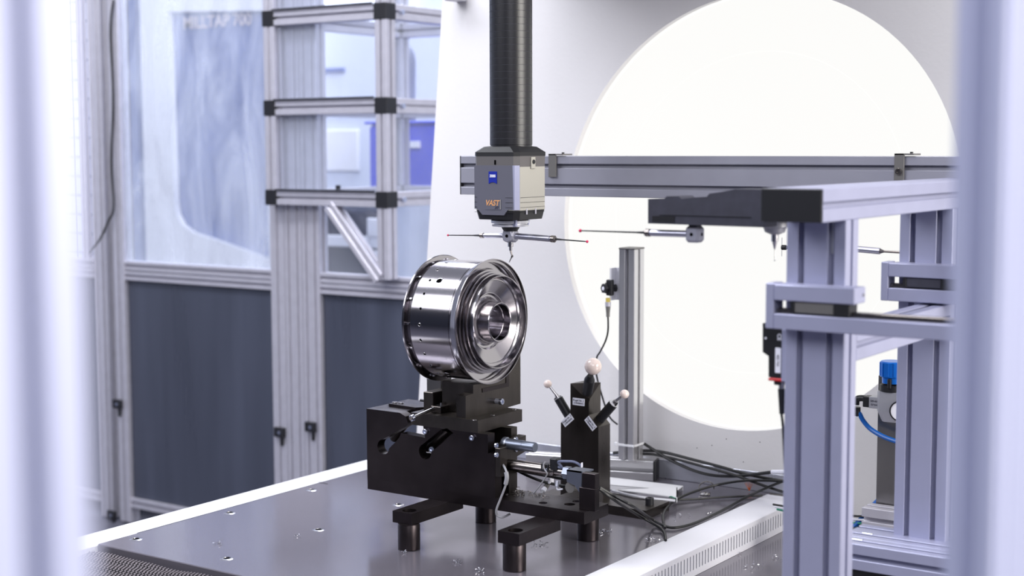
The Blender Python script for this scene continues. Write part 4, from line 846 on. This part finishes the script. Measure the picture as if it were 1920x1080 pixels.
e = ony(1088, 432.5, 1.995); ld = (e-cA); stylus_arm(s2, cA, ld, .062, ld.length-.012-.062-.02, .0028, .0052)
s3 = thing('spare_stylus', 'thin vertical stylus on round adapter hanging beside the front post', 'stylus', ony(1453, 440, 2.06), 'spare styli in the change rack')
cB = ony(1453, 430, 2.06)
part('adapter', MB().lathe([(.012, 0), (.012, .020), (.004, .021), (.002, .017), (-.004, .015), (-.008, .006), (-.008, 0)], cB, (0, 0, 1), 28), 'reg', s3, cB)
part('adapter_top', MB().lathe([(.012, 0), (.012, .020), (.017, .022), (.017, 0)], cB, (0, 0, 1), 28), 'black_plastic', s3, cB)
part('holder', MB().cyl(cB-Vector((0, 0, .008)), cB-Vector((0, 0, .018)), .0055, n=14).cyl(cB-Vector((0, 0, .018)), cB-Vector((0, 0, .030)), .0040, .0012, 12), 'steel', s3, cB)
e = ony(1452.5, 488, 2.06); part('shaft', MB().cyl(cB-Vector((0, 0, .028)), e, .0006, n=6), 'steel', s3, cB); part('tip', MB().sphere(e, .0013, 8), 'steel', s3, e)
s4 = thing('spare_stylus', 'horizontal stylus seen between the two rack posts', 'stylus', ony(1560, 466, 2.5), 'spare styli in the change rack')
a0 = ony(1466, 464, 2.5); a1 = ony(1600, 466.5, 2.5); a2 = ony(1650, 471, 2.5); a3 = ony(1700, 474, 2.5)
part('extension', MB().cyl(a1, a2, .0056, n=16), 'silver', s4, a1); part('shaft', MB().cyl(a2, a3, .0022, n=10).cyl(a2, a2+(a3-a2)*.15, .0045, .0022, 12), 'steel_d', s4, a2)
part('rear_shaft', MB().cyl(a0, a1, .0030, n=12).cyl(a0, a0+(a1-a0)*.06, .0046, n=12), 'black_plastic', s4, a0)
part('cross_pins', MB().cyl(a0-Vector((0, 0, .016)), a0+Vector((0, 0, .018)), .0005, n=6), 'steel', s4, a0)
hg_ = a0+(a1-a0)*.55; part('hanger', MB().cyl(hg_, Vector((hg_.x, hg_.y, 1.4995)), .004, n=10), 'steel_d', s4, hg_)

# ================================================================== AIR REGULATOR CORNER (seen between the posts)
pl = thing('regulator_bracket', 'tall brushed steel plate carrying the regulator between the rack posts', 'bracket', (-1.0, 2.74, .795))
YR = 2.75
part('steel_plate', MB().box((-1.038, YR, .90), (-.88, YR+.004, 1.16), .0006), 'steel_sheet', pl, (-1, YR, .9))
part('foot_profile', prof('x', -1.047, -.75, 2.70, .865, .045, .045), 'alu', pl, (-.9, 2.7, .87)); part('plinth', MB().box((-1.03, 2.702, .7955), (-.76, 2.743, .865), .002), 'black_plastic', pl, (-.9, 2.7, .8))
rg = thing('pressure_regulator', 'air pressure regulator with blue knob and gauge between the rack posts', 'regulator', (-.99, 2.73, 1.08))
cyr = 2.722; cx = ony(1670, 700, cyr).x
part('blue_knob', MB().lathe([(0, 0), (0, .0185), (.012, .0190), (.0125, .0225), (.040, .0225), (.042, .021), (.042, 0)], (cx+.003, cyr, 1.1525), (0, 0, 1), 24), 'blue', rg, (cx, cyr, 1.15))
fl = MB()
for k in range(12): a_ = k*PI/6; fl.box((-.0015, .0215, 0), (.0015, .0236, .026)).bm
kn = MB()
for k in range(12):
    t_ = MB().box((-.0018, .0210, 0), (.0018, .0238, .026), .0004).xf(Matrix.Translation((cx+.003, cyr, 1.1665)) @ Matrix.Rotation(k*PI/6, 4, 'Z'))
    me = bpy.data.meshes.new('t'); t_.bm.to_mesh(me); kn.bm.from_mesh(me); bpy.data.meshes.remove(me)
part('knob_grips', kn, 'blue', rg, (cx, cyr, 1.16)); fl.bm.free()
part('collar', MB().cyl((cx+.003, cyr, 1.137), (cx+.003, cyr, 1.1495), .0228, n=24).box((cx+.003, cyr-.026, 1.145), (cx+.010, cyr-.019, 1.163), .001), 'black_plastic', rg, (cx, cyr, 1.14))
bd = MB().loft([oct_(cx-.020, cx+.026, cyr-.020, cyr+.020, .006, z_) for z_ in (1.100, 1.137)]).loft([oct_(cx-.012, cx+.020, cyr-.014, cyr+.014, .006, 1.079), oct_(cx-.020, cx+.026, cyr-.020, cyr+.020, .006, 1.100)]).box((cx-.038, cyr-.012, 1.102), (cx-.018, cyr+.012, 1.124), .001)
part('regulator_body', bd, 'reg', rg, (cx, cyr, 1.08))
text('body_print', '529 421', .0045, (cx-.027, cyr-.0125, 1.116), FRONT, 'ink', rg); text('body_print', 'D7 0.4', .0045, (cx-.027, cyr-.0125, 1.109), FRONT, 'ink', rg)
part('port_collar', MB().box((cx-.050, cyr-.012, 1.103), (cx-.037, cyr+.012, 1.123), .001), 'black_plastic', rg, (cx, cyr, 1.1))
part('elbow', MB().tube([(cx-.048, cyr, 1.1175), (cx-.058, cyr, 1.1175), (cx-.066, cyr, 1.1145), (cx-.0675, cyr, 1.104)], .0062, 12).cyl((cx-.0675, cyr, 1.0995), (cx-.0675, cyr, 1.083), .0085, n=16), 'black_plastic', rg, (cx-.06, cyr, 1.1))
gg = part('gauge', MB().lathe([(0, 0), (0, .019), (.008, .020), (.010, .0195), (.010, .0175), (.0085, .0172)], (cx+.026, cyr-.016, 1.104), (.35, -1, 0), 32), 'black_plastic', rg, (cx, cyr, 1.1))
part('gauge_face', MB().lathe([(.0085, 0), (.0085, .0174)], (cx+.026, cyr-.016, 1.104), (.35, -1, 0), 32), 'white', gg, (cx, cyr, 1.1))
pts = [(cx-.0675, cyr, 1.084), ony(1611, 775, cyr), ony(1618, 788, cyr), ony(1632, 804, cyr), ony(1655, 818, cyr-.005), ony(1682, 828, cyr-.01), ony(1710, 835, cyr-.01)]
tag(part('air_hose', MB().tube(pts, .0046, 10), 'hose', None, pts[0]), 'blue air hose curving from the regulator elbow behind the rear post', 'hose')
# drag chain piece
ch = thing('drag_chain', 'short grey cable drag chain lying left of the small profile', 'drag chain', (-1.09, 2.70, .8))
for k in range(9):
    x = -1.1505+k*.0115
    part('chain_link', MB().prism([(2.695, .805), (2.735, .805), (2.735, .862), (2.695, .862)], x, x+.0085, 'x', [[(2.700, .812), (2.730, .812), (2.730, .855), (2.700, .855)]]).box((x+.0085, 2.697, .807), (x+.0113, 2.702, .822)).box((x+.0085, 2.697, .848), (x+.0113, 2.702, .858)), 'chain', ch, (x, 2.7, .8))
part('chain_shoe', MB().box((-1.155, 2.69, .7955), (-1.052, 2.74, .806), .001), 'black_plastic', ch, (-1.1, 2.7, .8))
tag(part('air_hose', MB().tube([(-1.20, 2.716, .828), (-1.1, 2.716, .836), (-1.02, 2.78, .93), (-.96, 2.77, .905), (-.85, 2.77, .90)], .0055, 10), 'hose', None, (-1.1, 2.715, .83)), 'blue air hose threaded through the drag chain', 'hose')
for k, (z_, m_, lb_) in enumerate(((.880, 'rubber', 'black cable above the drag chain'), (.873, 'white', 'white cable above the drag chain'), (.866, 'green', 'green cable above the drag chain'))):
    tag(part('cable', MB().tube([(-1.25, 2.74+.01*k, z_), (-1.15, 2.73, z_+.001), (-1.06, 2.735, z_+.003), (-1.04, 2.746, z_+.012)], .0022), m_, None, (-1.1, 2.73, z_)), lb_, 'cable')
cable([(1590, 970, .8), (1602, 980, .8), (1618, 988, .8), (1640, 994, .8)], 'white cable on the deck behind the front rack post', .0016, 'white')
cable([(1592, 962, .8), (1608, 970, .8), (1630, 976, .8), (1650, 983, .8)], 'dark cable on the deck behind the front rack post', .0018)
wp = onz(1672, 975, .80); tag(part('duct_lid', MB().prism([(-1.10, 2.52), (-.90, 2.52), (-.90, 2.66), (-1.02, 2.66)], .7955, .803, 'z'), 'white_gloss', None, (-1, 2.6, .8)), 'white sheet corner on the deck under the rear rack post', 'sheet')

# ================================================================== ENCLOSURE POSTS CLOSE TO THE LENS
def near_post(x0, y0, wdt, label):
    r_ = thing('enclosure_post', label, 'post', (x0+wdt/2, y0+wdt/2, FZ))
    part('profile', prof('z', FZ, 2.4, x0, y0, wdt, wdt, wdt), 'fg_alu', r_, (x0+wdt/2, y0+wdt/2, FZ)); part('foot_plate', MB().box((x0-.01, y0-.01, FZ), (x0+wdt+.01, y0+wdt+.01, FZ+.008), .001), 'alu', r_, (x0, y0, FZ))
q = ony(1781, 540, .905)
r_ = thing('enclosure_post', 'blurred aluminium enclosure post close to the lens at the right', 'post', (q.x+.015, .93, FZ))
part('profile', prof('z', FZ, 2.4, q.x, .905, .030, .090, .030, None, deep=.005, inner=.004, slot=.007), 'fg_alu', r_, (q.x, .93, FZ)); part('foot_plate', MB().box((q.x-.01, .895, FZ), (q.x+.04, 1.005, FZ+.008), .001), 'alu', r_, (q.x, .9, FZ))
q = onx(166, 540, -.387)
near_post(-.387-.045, q.y-.045, .045, 'blurred aluminium enclosure post close to the lens at the left')

# ------------------------------------------------------------------ bring the hall floor to height zero
for o in bpy.data.objects:
    if o.parent is None and o.type in ('MESH', 'EMPTY'): o.location.z -= FZ
